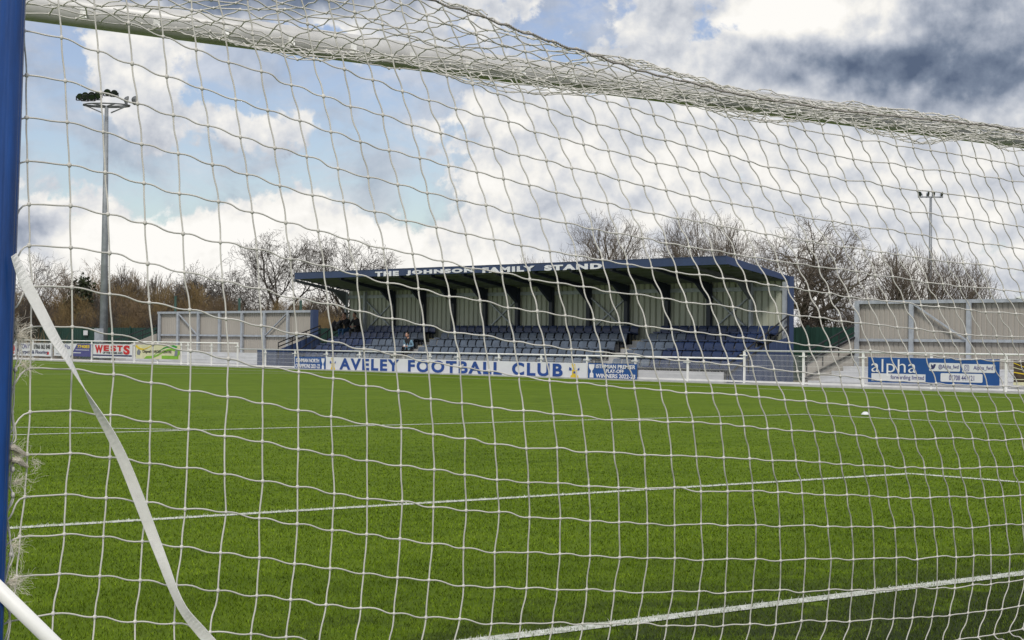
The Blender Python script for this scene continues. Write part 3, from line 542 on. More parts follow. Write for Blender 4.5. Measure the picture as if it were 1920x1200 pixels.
path = [(26, 478, 12), (48, 530, 25), (73, 578, 25.5), (101, 632, 23), (124, 668, 15), (150, 714, 12), (176, 760, 14), (205, 810, 20), (232, 865, 24), (262, 940, 26), (285, 1000, 25), (308, 1060, 22), (325, 1105, 18.5), (345, 1145, 20), (375, 1182, 26), (415, 1226, 28), (470, 1280, 28), (540, 1340, 28), (640, 1420, 28)]
pp = np.array([onY(u, v, -1.46-.10*max(0, (v-1000)/420)) for u, v, _ in path]); wv = np.array([q[2] for q in path])
S = np.linspace(0, len(path)-1, 110); idx = np.arange(len(path))
def cr(vals):
    out_ = []
    for s in S:
        k = min(int(s), len(path)-2); t = s-k; p0, p1, p2, p3 = vals[max(k-1, 0)], vals[k], vals[k+1], vals[min(k+2, len(path)-1)]
        out_.append(.5*((2*p1)+(-p0+p2)*t+(2*p0-5*p1+4*p2-p3)*t*t+(-p0+3*p1-3*p2+p3)*t**3))
    return np.array(out_)
cp = cr(pp); cw = cr(np.array([62, 28, 27, 36, 58, 82, 112, 134, 147, 155, 150, 140, 131, 135, 155, 168, 172, 175, 175.])); vs = []
for k in range(len(S)):
    T = Vector(cp[min(k+1, len(S)-1)]-cp[max(k-1, 0)]).normalized(); n_ = Vector((.42, .907, 0)); sd_ = T.cross(n_).normalized(); n_ = sd_.cross(T)
    ph_ = math.radians(cw[k])
    wdir = sd_*math.cos(ph_)+n_*math.sin(ph_); th = T.cross(wdir).normalized()*.0011
    h = wdir*.0172; p = Vector(cp[k]); p.z = max(p.z, .02)
    vs += [p-h-th, p+h-th, p+h+th, p-h+th]
fs = [(4*k+a, 4*k+(a+1) % 4, 4*k+4+(a+1) % 4, 4*k+4+a) for k in range(len(S)-1) for a in range(4)]+[(0, 3, 2, 1), tuple(4*(len(S)-1)+a for a in range(4))]
strap.add(vs, fs)
o = strap.build('webbing_strap', M['strap'], None, True); tag(o, 'flat white webbing strap with one twist slanting down from the blue post', 'strap')
for p in o.data.polygons: p.use_smooth = False

# ------------------------------------------------------------------ training cone
cone = MB(); gx, gy = 20.9, 15.7
prof = [(.098, 0), (.096, .012), (.060, .048), (.034, .062), (.030, .058), (.055, .042), (.088, .008), (.090, 0)]
n = 24
cone.add([(gx+.82*r*math.cos(2*PI*j/n), gy+.82*r*math.sin(2*PI*j/n), z*.9+.012) for r, z in prof for j in range(n)], [(k*n+j, k*n+(j+1) % n, ((k+1) % len(prof))*n+(j+1) % n, ((k+1) % len(prof))*n+j) for k in range(len(prof)) for j in range(n)])
tag(cone.build('marker_cone', M['banner_white'], None, True), 'small white saucer marker lying on the turf near the penalty area corner', 'marker')

# ------------------------------------------------------------------ perimeter fence
def fence(label, ya, yb, H, posts, wires=True):
    t = thing('perimeter_fence', label, 'fence', (XF, (ya+yb)/2, 0), 'white perimeter fence sections')
    mb = MB(); mb.tube([(XF, ya, H-.025), (XF, yb, H-.025)], .028, 10); mb.build('top_rail', M['white_paint'], t, True)
    mb = MB(); mb.box(XF-.02, XF+.02, ya, yb, .06, .11); mb.build('bottom_rail', M['white_paint'], t)
    ps = sorted(posts)
    for y in ps:
        mb = MB(); mb.box(XF-.03, XF+.03, y-.03, y+.03, .012, H-.045); mb.box(XF-.09, XF+.09, y-.17, y+.17, -.012, .012)
        mb.box(XF-.055, XF-.032, y-.16, y+.16, H-.19, H-.16)
        for dy in (-.13, .13): mb.tube([(XF-.06, y+dy, .012), (XF-.06, y+dy, .03)], .012, 6)
        mb.build('post', M['white_paint'], t)
    ends = [ya]+ps+[yb]
    for a, b in zip(ends, ends[1:]):
        if b-a < .5: continue
        mb = MB(); a2, b2 = a+.05, b-.05; n = int((b2-a2)/.05)
        for k in range(n+1):
            y = a2+(b2-a2)*k/n; mb.bar((XF, y, .10), (XF, y, H-.13), .003, .003)
        z = .115
        while z < H-.12:
            for dx in (-.006, .006): mb.bar((XF+dx, a2, z), (XF+dx, b2, z), .005, .005)
            z += .165
        mb.build('mesh_panel', M['white_paint'], t)
Y1, Y2 = yAt(447, XF), yAt(1394, XF)
tall, low = 1.103, .845
fence('tall white mesh fence hung with small sponsor banners left of the stand', Y1, 106, tall, [yAt(u, XF) for u in (30, 62, 97, 135, 172, 211, 252, 296, 340, 353, 397, 446)])
fence('low white mesh fence in front of the blue stand', Y2+.02, Y1-.05, low, [yAt(u, XF) for u in (498, 554, 613, 675, 740, 807, 859, 936, 1015.5, 1101.5, 1192, 1290)])
fence('tall white mesh fence carrying the blue two part banner right of the stand', 14, Y2-.05, tall, [yAt(u, XF) for u in (1396, 1507, 1619, 1747, 1887)]+[22.6, 20.2, 17.8])

# ------------------------------------------------------------------ banners
BX = XF-.085
def zAt(u, v): return onX(u, v, BX)[2]
def board(label, ul, ur, vt, vb, m, um=None, parent=None, cat='banner'):
    um = um or (ul+ur)/2
    yl, yr = yAt(ul, BX), yAt(ur, BX); zb, zt = zAt(um, vb), zAt(um, vt)
    t = thing('banner', label, cat, (BX, (yl+yr)/2, zb), 'banners tied to the perimeter fence')
    mb = MB(); n = 24; sgn = 1
    vs = []
    for k in range(n+1):
        y = yl+(yr-yl)*k/n; w_ = .004*math.sin(k*1.9)+.003*math.sin(k*.8); e = .010*(math.sin(k*PI/4)**2)
        for x, z in ((BX, zb+e*.4), (BX, zt-e), (BX+.006, zt-e), (BX+.006, zb+e*.4)): vs.append((x, y, z))
    fs = [(4*k+a, 4*k+4+a, 4*k+4+(a+1) % 4, 4*k+(a+1) % 4) for k in range(n) for a in range(4)]+[(0, 1, 2, 3), (4*n+3, 4*n+2, 4*n+1, 4*n)]
    mb.add(vs, fs); mb.build('sheet', m, t)
    return t, yl, yr, zb, zt
PX = BX-.010       # printed matter stands a hair in front of its sheet
def L(t, B, body, a0, a1, b0, b1, m, bold=.02, sp=1.0, name='lettering', shear=0.0):
    _, yl, yr, zb, zt = B; mb = MB()
    lettering(mb, body, PX, yl+(yr-yl)*a0, yl+(yr-yl)*a1, zb+(zt-zb)*b0, zb+(zt-zb)*b1, 0, bold, sp, shear)
    return mb.build(name, m, t)
def shape(t, B, polys, m, name='emblem', dx=0.0):
    _, yl, yr, zb, zt = B; mb = MB()
    for poly in polys: mb.prism([(yl+(yr-yl)*a, zb+(zt-zb)*b) for a, b in poly], 'x', PX-dx, PX-dx+.004)
    return mb.build(name, m, t)
def rect(a0, a1, b0, b1): return [(a0, b0), (a1, b0), (a1, b1), (a0, b1)]
def rrect(a0, a1, b0, b1, ra, rb):
    o_ = []
    for cx_, cy_, s0 in ((a1-ra, b1-rb, 0), (a0+ra, b1-rb, 90), (a0+ra, b0+rb, 180), (a1-ra, b0+rb, 270)):
        for k in range(5):
            a = math.radians(s0+k*22.5); o_.append((cx_+ra*math.cos(a), cy_+rb*math.sin(a)))
    return o_
CUP = [(-.5, 1), (.5, 1), (.46, .78), (.30, .62), (.12, .54), (.10, .40), (.30, .30), (.34, .0), (-.34, .0), (-.30, .30), (-.10, .40), (-.12, .54), (-.30, .62), (-.46, .78)]
def cup(t, B, ac, aw, b0, b1, m): return shape(t, B, [[(ac+aw*x, b0+(b1-b0)*y) for x, y in CUP]], m, 'trophy_emblem')
def crest(t, B, ac, aw):
    P_ = lambda pts: [(ac+aw*x, y) for x, y in pts]
    shape(t, B, [P_([(-.5, .07), (.5, .07), (.46, .20), (.30, .24), (.30, .56), (-.30, .56), (-.30, .24), (-.46, .20)]), P_([(-.16, .58), (.16, .58), (.05, .92), (-.38, .94), (-.30, .80)])], M['print_yellow'], 'crest')
    shape(t, B, [P_([(-.70, .52), (-.34, .50), (-.40, .66), (-.66, .72)]), P_([(.36, .52), (.62, .54), (.60, .70), (.42, .62)]), P_([(-.12, .32), (.12, .32), (.12, .46), (-.12, .46)])], M['print_blue'], 'crest', .001)

B = board('blue banner with white North champions lettering and a cup', 553, 611, 669, 693, M['banner_blue']); t = B[0]
L(t, B, 'ISTHMIAN NORTH', .05, .80, .56, .86, M['print_white']); L(t, B, 'CHAMPIONS 2021-22', .03, .83, .12, .44, M['print_white']); cup(t, B, .92, .10, .06, .90, M['print_white'])
B = board('long white banner with big blue football club lettering and two yellow crests', 611.5, 1101, 674.8, 702.5, M['banner_white'], 856); t = B[0]
zt_ = zAt(612, 669.5)
fr = lambda u: (yAt(u, BX)-B[1])/(B[2]-B[1])
for wd_, u0, u1 in (('AVELEY', 637.5, 749), ('FOOTBALL', 766, 942), ('CLUB', 961, 1056)): L(t, B, wd_, fr(u0), fr(u1), .09, .93, M['print_blue'], .035, 1.22)
crest(t, B, fr(625), .020); crest(t, B, fr(1078), .026)
B = board('blue banner with white Premier play-off winners lettering and a cup', 1103, 1195, 681.5, 711.5, M['banner_blue']); t = B[0]
L(t, B, 'ISTHMIAN PREMIER', .17, .97, .68, .92, M['print_white']); L(t, B, 'PLAY-OFF', .38, .74, .40, .63, M['print_white']); L(t, B, 'WINNERS 2022-23', .17, .97, .08, .34, M['print_white']); cup(t, B, .08, .12, .08, .92, M['print_white'])
B = board('large blue banner with white forwarding company lettering in two halves', 1628, 1874.5, 671.5, 720, M['banner_blue'], 1750); t = B[0]
shape(t, B, [rect(.03, .455, .07, .36)], M['banner_white'], 'white_panel')
shape(t, B, [rrect(.483, .715, .50, .82, .008, .05), rrect(.73, .97, .48, .80, .008, .05), rrect(.57, .88, .10, .43, .008, .05)], M['banner_white'], 'white_panel')
_, yl, yr, zb, zt = B
L(t, B, 'alpha', .03, .385, .24, .93, M['print_white'], -.006, 1.05); L(t, B, 'forwarding limited', .185, .445, .10, .31, M['print_purple'], .0).location.x = -.003
L(t, B, '@Alpha_fwd', .555, .705, .57, .76, M['print_purple'], .0).location.x = -.003; L(t, B, 'Alpha_fwd', .815, .955, .55, .74, M['print_purple'], .0).location.x = -.003; L(t, B, '01708 441121', .635, .82, .17, .36, M['print_purple'], .0).location.x = -.003
bird = [(.0, .28), (.16, .20), (.36, .18), (.60, .24), (.78, .42), (.86, .66), (.98, .80), (.86, .82), (.92, .92), (.78, .88), (.64, .92), (.54, .82), (.53, .70), (.34, .74), (.12, .90), (.10, .72), (.16, .62), (.08, .64), (.14, .50), (.22, .46), (.15, .44), (.22, .36), (.12, .30)]
shape(t, B, [[(.492+.045*x, .52+.28*y) for x, y in bird]], M['print_navy'], 'bird_emblem', .003)
def ring(cx_, cy_, ra, rb, th): 
    o_ = rrect(cx_-ra, cx_+ra, cy_-rb, cy_+rb, ra*.5, rb*.5); i_ = rrect(cx_-ra*th, cx_+ra*th, cy_-rb*th, cy_+rb*th, ra*.5*th, rb*.5*th); n = len(o_)
    return [[o_[k], o_[(k+1) % n], i_[(k+1) % n], i_[k]] for k in range(n)]
shape(t, B, ring(.765, .645, .017, .12, .82)+ring(.765, .645, .0085, .06, .72), M['print_purple'], 'camera_emblem', .003)
B = board('white banner with big red arched lettering above a navy stripe', 175, 248.5, 645.5, 671.5, M['banner_white'], 212); t = B[0]
for ch, a0, a1, b0, b1 in (('W', .05, .255, .34, .93), ('E', .275, .415, .50, .92), ('S', .455, .60, .50, .92), ('T', .62, .76, .50, .92), ('S', .78, .94, .28, .94)): L(t, B, ch, a0, a1, b0, b1, M['print_red'], .05)
L(t, B, 'OF THE HOME AND', .255, .76, .31, .45, M['print_dark'], .02).name = 'small_lettering'
shape(t, B, [rect(.0, .99, .14, .24)], M['print_navy'], 'stripe')
B = board('pale yellow and green banner with swooping brushstrokes', 255, 337.5, 646.5, 673.5, M['print_cream'], 296); t = B[0]
def swoosh(pts, w_):
    return [[(a-w_*.3, b-w_), (c-w_*.3, d-w_), (c+w_*.3, d+w_), (a+w_*.3, b+w_)] for (a, b), (c, d) in zip(pts, pts[1:])]
shape(t, B, swoosh([(.34, .10), (.42, .26), (.52, .52), (.62, .74), (.72, .86), (.84, .92), (.93, .82)], .075), M['print_green'], 'brushstroke')
shape(t, B, swoosh([(.22, .10), (.40, .14), (.55, .34), (.68, .60), (.85, .74), (.96, .62), (.98, .30)], .10)+[rect(.60, .97, .04, .26)], M['print_lime'], 'brushstroke', .001)
shape(t, B, swoosh([(.0, .92), (.08, .72), (.18, .66), (.28, .78), (.36, .92)], .05), M['print_yellow'], 'brushstroke', .001)
L(t, B, 'Chigwell GARDEN CENTRE', .16, .82, .38, .62, M['print_dark'], .01).location.x = -.003
shape(t, B, [[(.03, .30), (.09, .26), (.12, .50), (.07, .68), (.03, .52)], [(.88, .22), (.95, .26), (.96, .60), (.90, .66)]], M['print_grey'], 'figure_emblem', .003)
B = board('white banner with a purple right half and yellow number', 101.5, 170.5, 644.5, 668, M['banner_white'], 136); t = B[0]
shape(t, B, [[(.46, .0), (1.0, .0), (1.0, 1.0), (.64, 1.0)]], M['print_purple'], 'purple_panel')
L(t, B, 'TyreFix', .03, .46, .46, .92, M['print_purple'], .0); L(t, B, 'sales and service', .06, .36, .14, .24, M['print_grey'], .0).name = 'small_lettering'
L(t, B, '774083', .65, .97, .66, .92, M['print_yellow'], .03).location.x = -.004; shape(t, B, [rect(.60, .96, .50, .54), rect(.52, .74, .26, .32)], M['banner_white'], 'stripe', .004)
B = board('white carpet and flooring banner with dark phone number', 33.5, 96.5, 643.5, 667.5, M['banner_white'], 65); t = B[0]
L(t, B, "TONY'S", .07, .42, .56, .94, M['print_purple'], .01); L(t, B, '07866 863 848', .48, .97, .56, .92, M['print_dark'], .015); L(t, B, 'Carpets & Flooring', .06, .90, .10, .46, M['print_navy'], .015)
shape(t, B, [rect(.88, .93, .14, .36)], M['print_red'], 'block_emblem'); shape(t, B, [[(.0, .30), (.025, .30), (.03, .95), (.0, .95)]], M['print_navy'], 'block_emblem')
B = board('white banner with red shapes, cut off by the blue post', 2, 29, 643, 666, M['banner_white'], 22); t = B[0]
L(t, B, 'PQ', .30, .97, .12, .92, M['print_red'], .03)
B = board('dark photographic banner with yellow and orange streaks at the right edge', 1901, 2010, 676.5, 724, M['print_brown'], 1955); t = B[0]
shape(t, B, [[(.0, .70), (.5, .42), (.5, .43), (.0, .73)], [(.0, .22), (.6, .23), (.6, .26), (.0, .25)]], M['print_cream'], 'streak')
shape(t, B, [[(.0, .50), (.6, .30), (.6, .35), (.0, .54)], [(.0, .88), (.3, .62), (.32, .64), (.0, .91)]], M['print_yellow'], 'streak')
shape(t, B, [[(.0, .0), (.6, .0), (.6, .16), (.0, .12)]], M['print_cream'], 'streak')
# ------------------------------------------------------------------ the grandstand
FX_, BXW = 39.0, 42.05                       # roof edge and back wall
YN, YFAR = yAt(1360, FX_), yAt(551, FX_)     # near and far end of the roof
zf_t, zf_b = onX(1360, 480, FX_)[2], onX(1358, 495, FX_)[2]
YB0, YB1 = yAt(1478, BXW), yAt(652, BXW)
zb_t, zb_b = onX(1480, 517.5, BXW)[2], onX(1482, 526, BXW)[2]
stand = thing('grandstand', 'navy roofed grandstand with white lettering along its fascia behind the low fence', 'grandstand', (40.5, (YN+YFAR)/2, 0))
def corrug(mb, X, y0, y1, z0, z1, pitch=.30, d=.035, mi=0, flip=1):
    ys = []; y = y0
    while y < y1:
        for q, o_ in ((0, 0), (.16, 0), (.24, d), (.92, d)):
            if y+q*pitch < y1: ys.append((y+q*pitch, o_))
        y += pitch
    ys.append((y1, 0))
    vs = [(X-flip*o_, y, z) for y, o_ in ys for z in (z0, z1)]
    mb.add(vs, [(2*k, 2*k+2, 2*k+3, 2*k+1) for k in range(len(ys)-1)], mi)
def corrug_x(mb, Y, x0, x1, zt0, zt1, zb, pitch=.25, d=.03):
    # vertical ribs in a plane of constant Y with a sloping top edge
    xs = []; x = x0
    while x < x1:
        for q, o_ in ((0, 0), (.3, 0), (.38, d), (.92, d)):
            if x+q*pitch < x1: xs.append((x+q*pitch, o_))
        x += pitch
    xs.append((x1, 0)); vs = []
    for x, o_ in xs:
        t = (x-x0)/(x1-x0); vs += [(x, Y-o_, zb), (x, Y-o_, zt0+(zt1-zt0)*t)]
    mb.add(vs, [(2*k, 2*k+2, 2*k+3, 2*k+1) for k in range(len(xs)-1)])
def roofz(x, top=True):
    t = (x-FX_)/(BXW-FX_); return (zf_t+(zb_t-zf_t)*t) if top else (zf_b+(zb_b-zf_b)*t)
# roof sheet, ribbed, and the lining below it
mb = MB(); ys = np.arange(YN+.03, YFAR-.03, .5)
for a in ys: 
    b = min(a+.5, YFAR-.03)
    mb.add([(FX_+.06, a, roofz(FX_)-.06), (BXW+.1, a, roofz(BXW)-.06), (BXW+.1, b, roofz(BXW)-.06), (FX_+.06, b, roofz(FX_)-.06)], [(0, 1, 2, 3)])
    mb.bar((FX_+.06, a, roofz(FX_)-.045), (BXW+.1, a, roofz(BXW)-.045), .05, .03)
roof = mb.build('roof', M['navy'], stand)
mb = MB(); mb.add([(FX_+.06, YN+.05, zf_b+.10), (BXW, YN+.05, zb_b+.08), (BXW, YFAR-.05, zb_b+.08), (FX_+.06, YFAR-.05, zf_b+.10)], [(0, 1, 2, 3)])
for k in range(6):
    x = FX_+.3+k*.52; z = roofz(x, False)+.04
    mb.box(x-.03, x+.03, YN+.1, YFAR-.1, z-.07, z+.045)
mb.build('soffit', M['soffit'], roof)
mb = MB(); mb.box(FX_, FX_+.05, YN, YFAR, zf_b, zf_t); mb.box(FX_-.012, FX_+.062, YN-.002, YFAR+.002, zf_b-.012, zf_b+.010); mb.box(FX_-.012, FX_+.062, YN-.002, YFAR+.002, zf_t-.008, zf_t+.012)
k = YN+3.0
while k < YFAR: mb.box(FX_-.004, FX_, k-.008, k+.008, zf_b+.01, zf_t-.01); k += 3.0
mb.build('fascia', M['navy'], roof)
for y0, nm in ((YN, 'bargeboard'), (YFAR-.05, 'bargeboard')):
    mb = MB(); mb.prism([(FX_+.055, zf_t), (BXW+.14, zb_t), (BXW+.14, zb_b-.02), (FX_+.055, zf_b)], 'y', y0, y0+.05); mb.build(nm, M['navy'], roof)
mb = MB(); ya, yb = yAt(702.5, FX_), yAt(1128, FX_)
za, zb_ = onX(915, 503.2, FX_)[2], onX(915, 509, FX_)[2]
zt1 = onX(1000, 498.2, FX_)[2]; zb1 = onX(1000, 508.5, FX_)[2]
words = [('THE', 702.5, 747), ('JOHNSON', 761, 887.5), ('FAMILY', 904, 1002), ('STAND', 1020, 1128)]
for wd_, u0, u1 in words:
    mb = MB(); lettering(mb, wd_, FX_-.014, yAt(u0, FX_), yAt(u1, FX_), zb1, zt1, 0, .062, 1.25, 0, .012); mb.build('roof_lettering', M['letters'], roof)
# back wall in bays between the columns
col_u = [652, 687, 740, 797, 853, 912, 973, 1037, 1107, 1178, 1254, 1333, 1411, 1474]
col_y = [yAt(u, BXW) for u in col_u]
ztop = zb_b-.02
mb = MB(); corrug(mb, BXW+.10, YB0, YB1, .0, ztop+.12, .31, .085); mb.build('back_wall', M['back_wall'], stand)
mb = MB(); mb.box(BXW-.05, BXW+.16, YB0-.10, YB0+.02, .0, zb_t-.01); mb.build('corner_flashing', M['navy'], stand)
mb = MB(); mb.box(BXW-.04, BXW+.04, YB0, YB1, ztop-.32, ztop-.18); mb.build('wall_beam', M['galv'], stand)
for k, y in enumerate(col_y):
    light = k in (0, 1, 12, 13)
    w_ = .055 if light else .10
    mb = MB(); mb.box(BXW-.16, BXW-.04, y-w_, y+w_, 0, ztop-.02); mb.build('column', M['galv'] if light else M['navy_dark'], stand)
    if k in (1, 13): continue
    xs = [FX_+.10, BXW-.16]
    mb = MB(); z0, z1 = roofz(FX_+.1, False)+.03, ztop
    h = .05 if light else .07
    mb.prism([(FX_+.10, z0-.02), (FX_+.10, z0-.12), (BXW-.80, roofz(BXW-.80, False)-.18), (BXW-.17, ztop-.62), (BXW-.17, ztop)], 'y', y-h, y+h); mb.build('rafter', M['soffit'] if light else M['navy_dark'], stand)
for a, b in ((1, 2), (5, 6), (8, 9), (11, 12)):
    mb = MB(); y0, y1 = col_y[a]-.05, col_y[b]+.05
    mb.bar((BXW-.06, y0, ztop-.45), (BXW-.06, y1, 1.75), .05, .05); mb.bar((BXW-.025, y1, ztop-.45), (BXW-.025, y0, 1.75), .05, .05); mb.build('cross_brace', M['galv'], stand)
# terrace
RX0, RDX, TZ = 39.35, .60, [.0, .31, .62, .93, 1.22]
AISL = [(54.85, 55.95), (42.40, 43.50)]
ROW_Y0, ROW_Y1 = 36.55, 62.4
mb = MB()
for k in range(5):
    x0 = RX0-.32+RDX*k; x1 = RX0-.32+RDX*(k+1) if k < 4 else BXW-.17
    mb.box(x0, x1, ROW_Y0-.15, ROW_Y1+.2, -.03 if k == 0 else TZ[k]-.34, TZ[k]+.02*(k == 0))
terr = mb.build('terrace', M['concrete'], stand)
mb = MB()
for a, b in AISL:
    for k in range(5):
        x0 = RX0-.32+RDX*k
        mb.box(x0+.0, x0+.30, a+.05, b-.05, TZ[k], TZ[k]+.155); mb.box(x0-.012, x0+.05, a+.05, b-.05, TZ[k]+.156, TZ[k]+.162, 1)
mb.build('aisle_steps', [M['concrete'], M['print_yellow']], terr)
mb = MB(); ya_, yb_ = yAt(1358, 39.0), yAt(1200, 39.0); mb.box(38.93, 39.0, ya_, yb_, -.02, .34); mb.build('plinth', M['concrete_white'], stand)
# end cheeks and handrails
def rails(parent, Y, x0, x1, z0, z1, drop=.45, m='black', r=.028):
    mb = MB()
    for dz in (0, -drop): mb.tube([(x0, Y, z0+dz), (x1, Y, z1+dz)], r, 8)
    for t in (0, .33, .66, 1):
        x = x0+(x1-x0)*t; z = z0+(z1-z0)*t; mb.tube([(x, Y, z-drop-.5), (x, Y, z)], r*.8, 6)
    return mb.build('handrail', M[m], parent)
YE = ROW_Y0-.25
mb = MB(); corrug_x(mb, YE, 39.05, BXW-.02, onX(1395, 668, 39.6)[2], 1.55, -.02); mb.box(39.03, BXW-.02, YE+.01, YE+.06, -.02, .2); mb.build('end_cheek', M['navy'], stand)
rails(stand, YE-.05, 39.0, BXW-.1, .62, 2.28, .34)
mb = MB(); corrug_x(mb, ROW_Y1+.35, 39.05, BXW-.02, .35, 1.45, -.02); mb.build('end_cheek', M['navy'], stand)
rails(stand, ROW_Y1+.30, 39.2, 41.7, .72, 2.16, .36)
mb = MB(); corrug_x(mb, 64.0, 39.0, 41.35, .78, 1.60, -.02); mb.box(38.98, 39.02, 64.0, 65.6, -.02, .78); mb.build('stair_cheek', M['navy'], stand)
rails(stand, 63.95, 39.05, 41.3, 1.12, 1.92, .18)

# ------------------------------------------------------------------ seats, one object each
def seat_mesh(m, frame):
    mb = MB()
    # shell back, slightly hollow and rolled at the top; tip-up pan; bracket
    n = 5
    for sgn in (1,):
        vs = []; 
        for i in range(n+1):
            y = -.215+.43*i/n; hol = .030*(1-(2*i/n-1)**2)
            for (z, x) in ((.36, .05), (.46, .045), (.60, .07), (.68, .10), (.715, .135)): vs.append((x+hol, y*(1-.10*(z > .69)), z))
        fs = [(i*5+j, (i+1)*5+j, (i+1)*5+j+1, i*5+j+1) for i in range(n) for j in range(4)]
        mb.add(vs, fs); mb.add([(x+.022, y, z) for x, y, z in vs], [f[::-1] for f in fs])
        rim = [i*5+4 for i in range(n+1)]; o_ = len(mb.v)-2*len(vs)
        N_ = len(vs); mb.f += [(o_+rim[i], o_+rim[i+1], o_+N_+rim[i+1], o_+N_+rim[i]) for i in range(n)]; mb.mi += [0]*n
    vs = []
    for x, z in ((-.32, .485), (-.29, .495), (-.12, .440), (.07, .42), (.07, .385), (-.12, .395), (-.28, .445), (-.33, .44)): vs += [(x, -.205, z), (x, .205, z)]
    m_ = len(vs)//2
    mb.add(vs, [(2*k, 2*k+1, (2*k+3) % (2*m_), (2*k+2) % (2*m_)) for k in range(m_)]+[tuple(2*k for k in range(m_)), tuple(2*k+1 for k in range(m_-1, -1, -1))])
    mb.bar((.05, -.1, .0), (.0, -.1, .39), .035, .05, 1); mb.bar((.05, .1, .0), (.0, .1, .39), .035, .05, 1); mb.box(-.10, .10, -.14, .14, .0, .012, 1)
    return mb.mesh('seat', [m, frame])
seat_n = seat_mesh(M['seat_navy'], M['navy_dark']); seat_s = seat_mesh(M['seat_slate'], M['navy_dark'])
rown = ['front row', 'second row', 'third row', 'fourth row', 'top row']
blocks = [('block by the near end', ROW_Y0, AISL[1][0]), ('middle block between the aisles', AISL[1][1], AISL[0][0]), ('far block past the aisle', AISL[0][1], ROW_Y1)]
for bi, (bn, y0, y1) in enumerate(blocks):
    n = int(round((y1-y0)/.505)); pt = (y1-y0)/n
    for r in range(5):
        for k in range(n):
            y = y0+pt*(k+.5)
            if r == 4 and bi == 2 and k >= n-3: continue          # taken by the two spectators
            if bi == 0: slate = r < 4 and k >= n-4
            elif bi == 1: slate = r < 4
            else: slate = r < 4 and k < 4+(3-r)*1.2
            o = link('stadium_seat', seat_s if slate else seat_n); o.location = (RX0+RDX*r, y, TZ[r]); o.rotation_euler.z = rng.gauss(0, .012)
            tag(o, '%s seat in the %s of the %s' % ('slate blue' if slate else 'navy', rown[r], bn), 'seat', 'plastic seats on the grandstand terrace')

# ------------------------------------------------------------------ open terraces with beige windbreak walls
def windbreak(label, ul, ur, utop, posts, vmid, braces, flash, step_y, Xw=42.05):
    yl, yr = yAt(ul, Xw), yAt(ur, Xw); zt = onX(*utop, Xw)[2]; zm = onX(posts[len(posts)//2], vmid, Xw)[2]
    t = thing('windbreak_wall', label, 'wall', (Xw, (yl+yr)/2, 0))
    mb = MB(); corrug(mb, Xw+.10, min(yl, yr), max(yl, yr), 0, zt-.02, .20, .025); mb.build('cladding', M['beige'], t)
    mb = MB(); mb.box(Xw-.06, Xw+.06, min(yl, yr), max(yl, yr), zt-.11, zt); mb.build('top_rail', M['galv'], t)
    mb = MB(); mb.box(Xw-.03, Xw+.05, min(yl, yr), max(yl, yr), zm-.045, zm+.045); mb.build('mid_rail', M['galv'], t)
    py = [yAt(u, Xw) for u in posts]
    for y in py:
        mb = MB(); mb.box(Xw-.10, Xw-.065, y-.085, y+.085, 0, zt-.015); mb.box(Xw-.065, Xw+.03, y-.03, y+.03, 0, zt-.115); mb.build('post', M['galv'], t)
    for a, b, up in braces:
        z0, z1 = (zt-.15, zm+.02) if up else (zm+.02, zt-.15)
        mb = MB(); mb.bar((Xw-.05, py[a]-.10, z0), (Xw-.05, py[b]+.10, z1), .04, .075, up=(1, 0, 0)); mb.build('brace', M['galv'], t)
    if flash is not None:
        y = yAt(flash, Xw); mb = MB(); mb.box(Xw-.13, Xw+.16, y-.14, y+.10, 0, zt+.01); mb.build('corner_flashing', M['navy'], t)
    s = thing('concrete_terrace', step_y[2], 'terrace', (40.5, (yl+yr)/2, 0))
    for k in range(4):
        mb = MB(); mb.box(39.6+.58*k, 40.18+.58*k if k < 3 else Xw-.11, step_y[0], step_y[1], -.03, .13+.155*k); mb.box(39.588+.58*k, 39.6+.58*k, step_y[0], step_y[1], .09+.155*k, .134+.155*k)
        mb.build('step', M['concrete_white'], s)
    return t, s
wl, sl = windbreak('beige corrugated windbreak wall in a grey steel frame left of the stand', 296, 586, (440, 583), [300, 335, 373, 413, 455, 497, 541], 629, [(1, 2, True), (5, 6, False)], 588, (66.2, yAt(296, 42.05), 'white concrete terrace steps below the left beige wall'))
yr_ = yAt(1603, 42.05)
wr, sr = windbreak('long beige corrugated windbreak wall right of the stand', 1605, 2300, (1760, 562), [1609, 1711, 1819, 1935, 2060, 2190], 640, [(1, 2, True)], None, (15.0, yr_-.1, 'white concrete terrace steps below the right beige wall'))
# sloping side cheek and rails of the right terrace
mb = MB(); Yc = yr_-.02; mb.prism([(39.6, -.02), (42.0, -.02), (42.0, 1.50), (41.7, 1.42), (39.6, .62)], 'y', Yc, Yc+.06); mb.build('side_cheek', M['beige'], sr)
mb = MB(); mb.bar((39.5, Yc-.02, .70), (42.0, Yc-.02, 1.56), .09, .06); mb.bar((39.5, Yc-.05, .20), (42.0, Yc-.05, 1.06), .04, .07); mb.build('capping', M['black'], sr)
rails(sr, Yc-.02, 39.6, 42.0, 1.08, 1.98, .26)
ylf = yAt(296, 42.05)
mb = MB(); mb.prism([(39.6, -.02), (42.0, -.02), (42.0, 1.50), (39.6, .62)], 'y', ylf+.02, ylf+.08); mb.build('side_cheek', M['beige'], sl)
rails(sl, ylf+.05, 39.6, 42.0, 1.15, 1.95, .26)

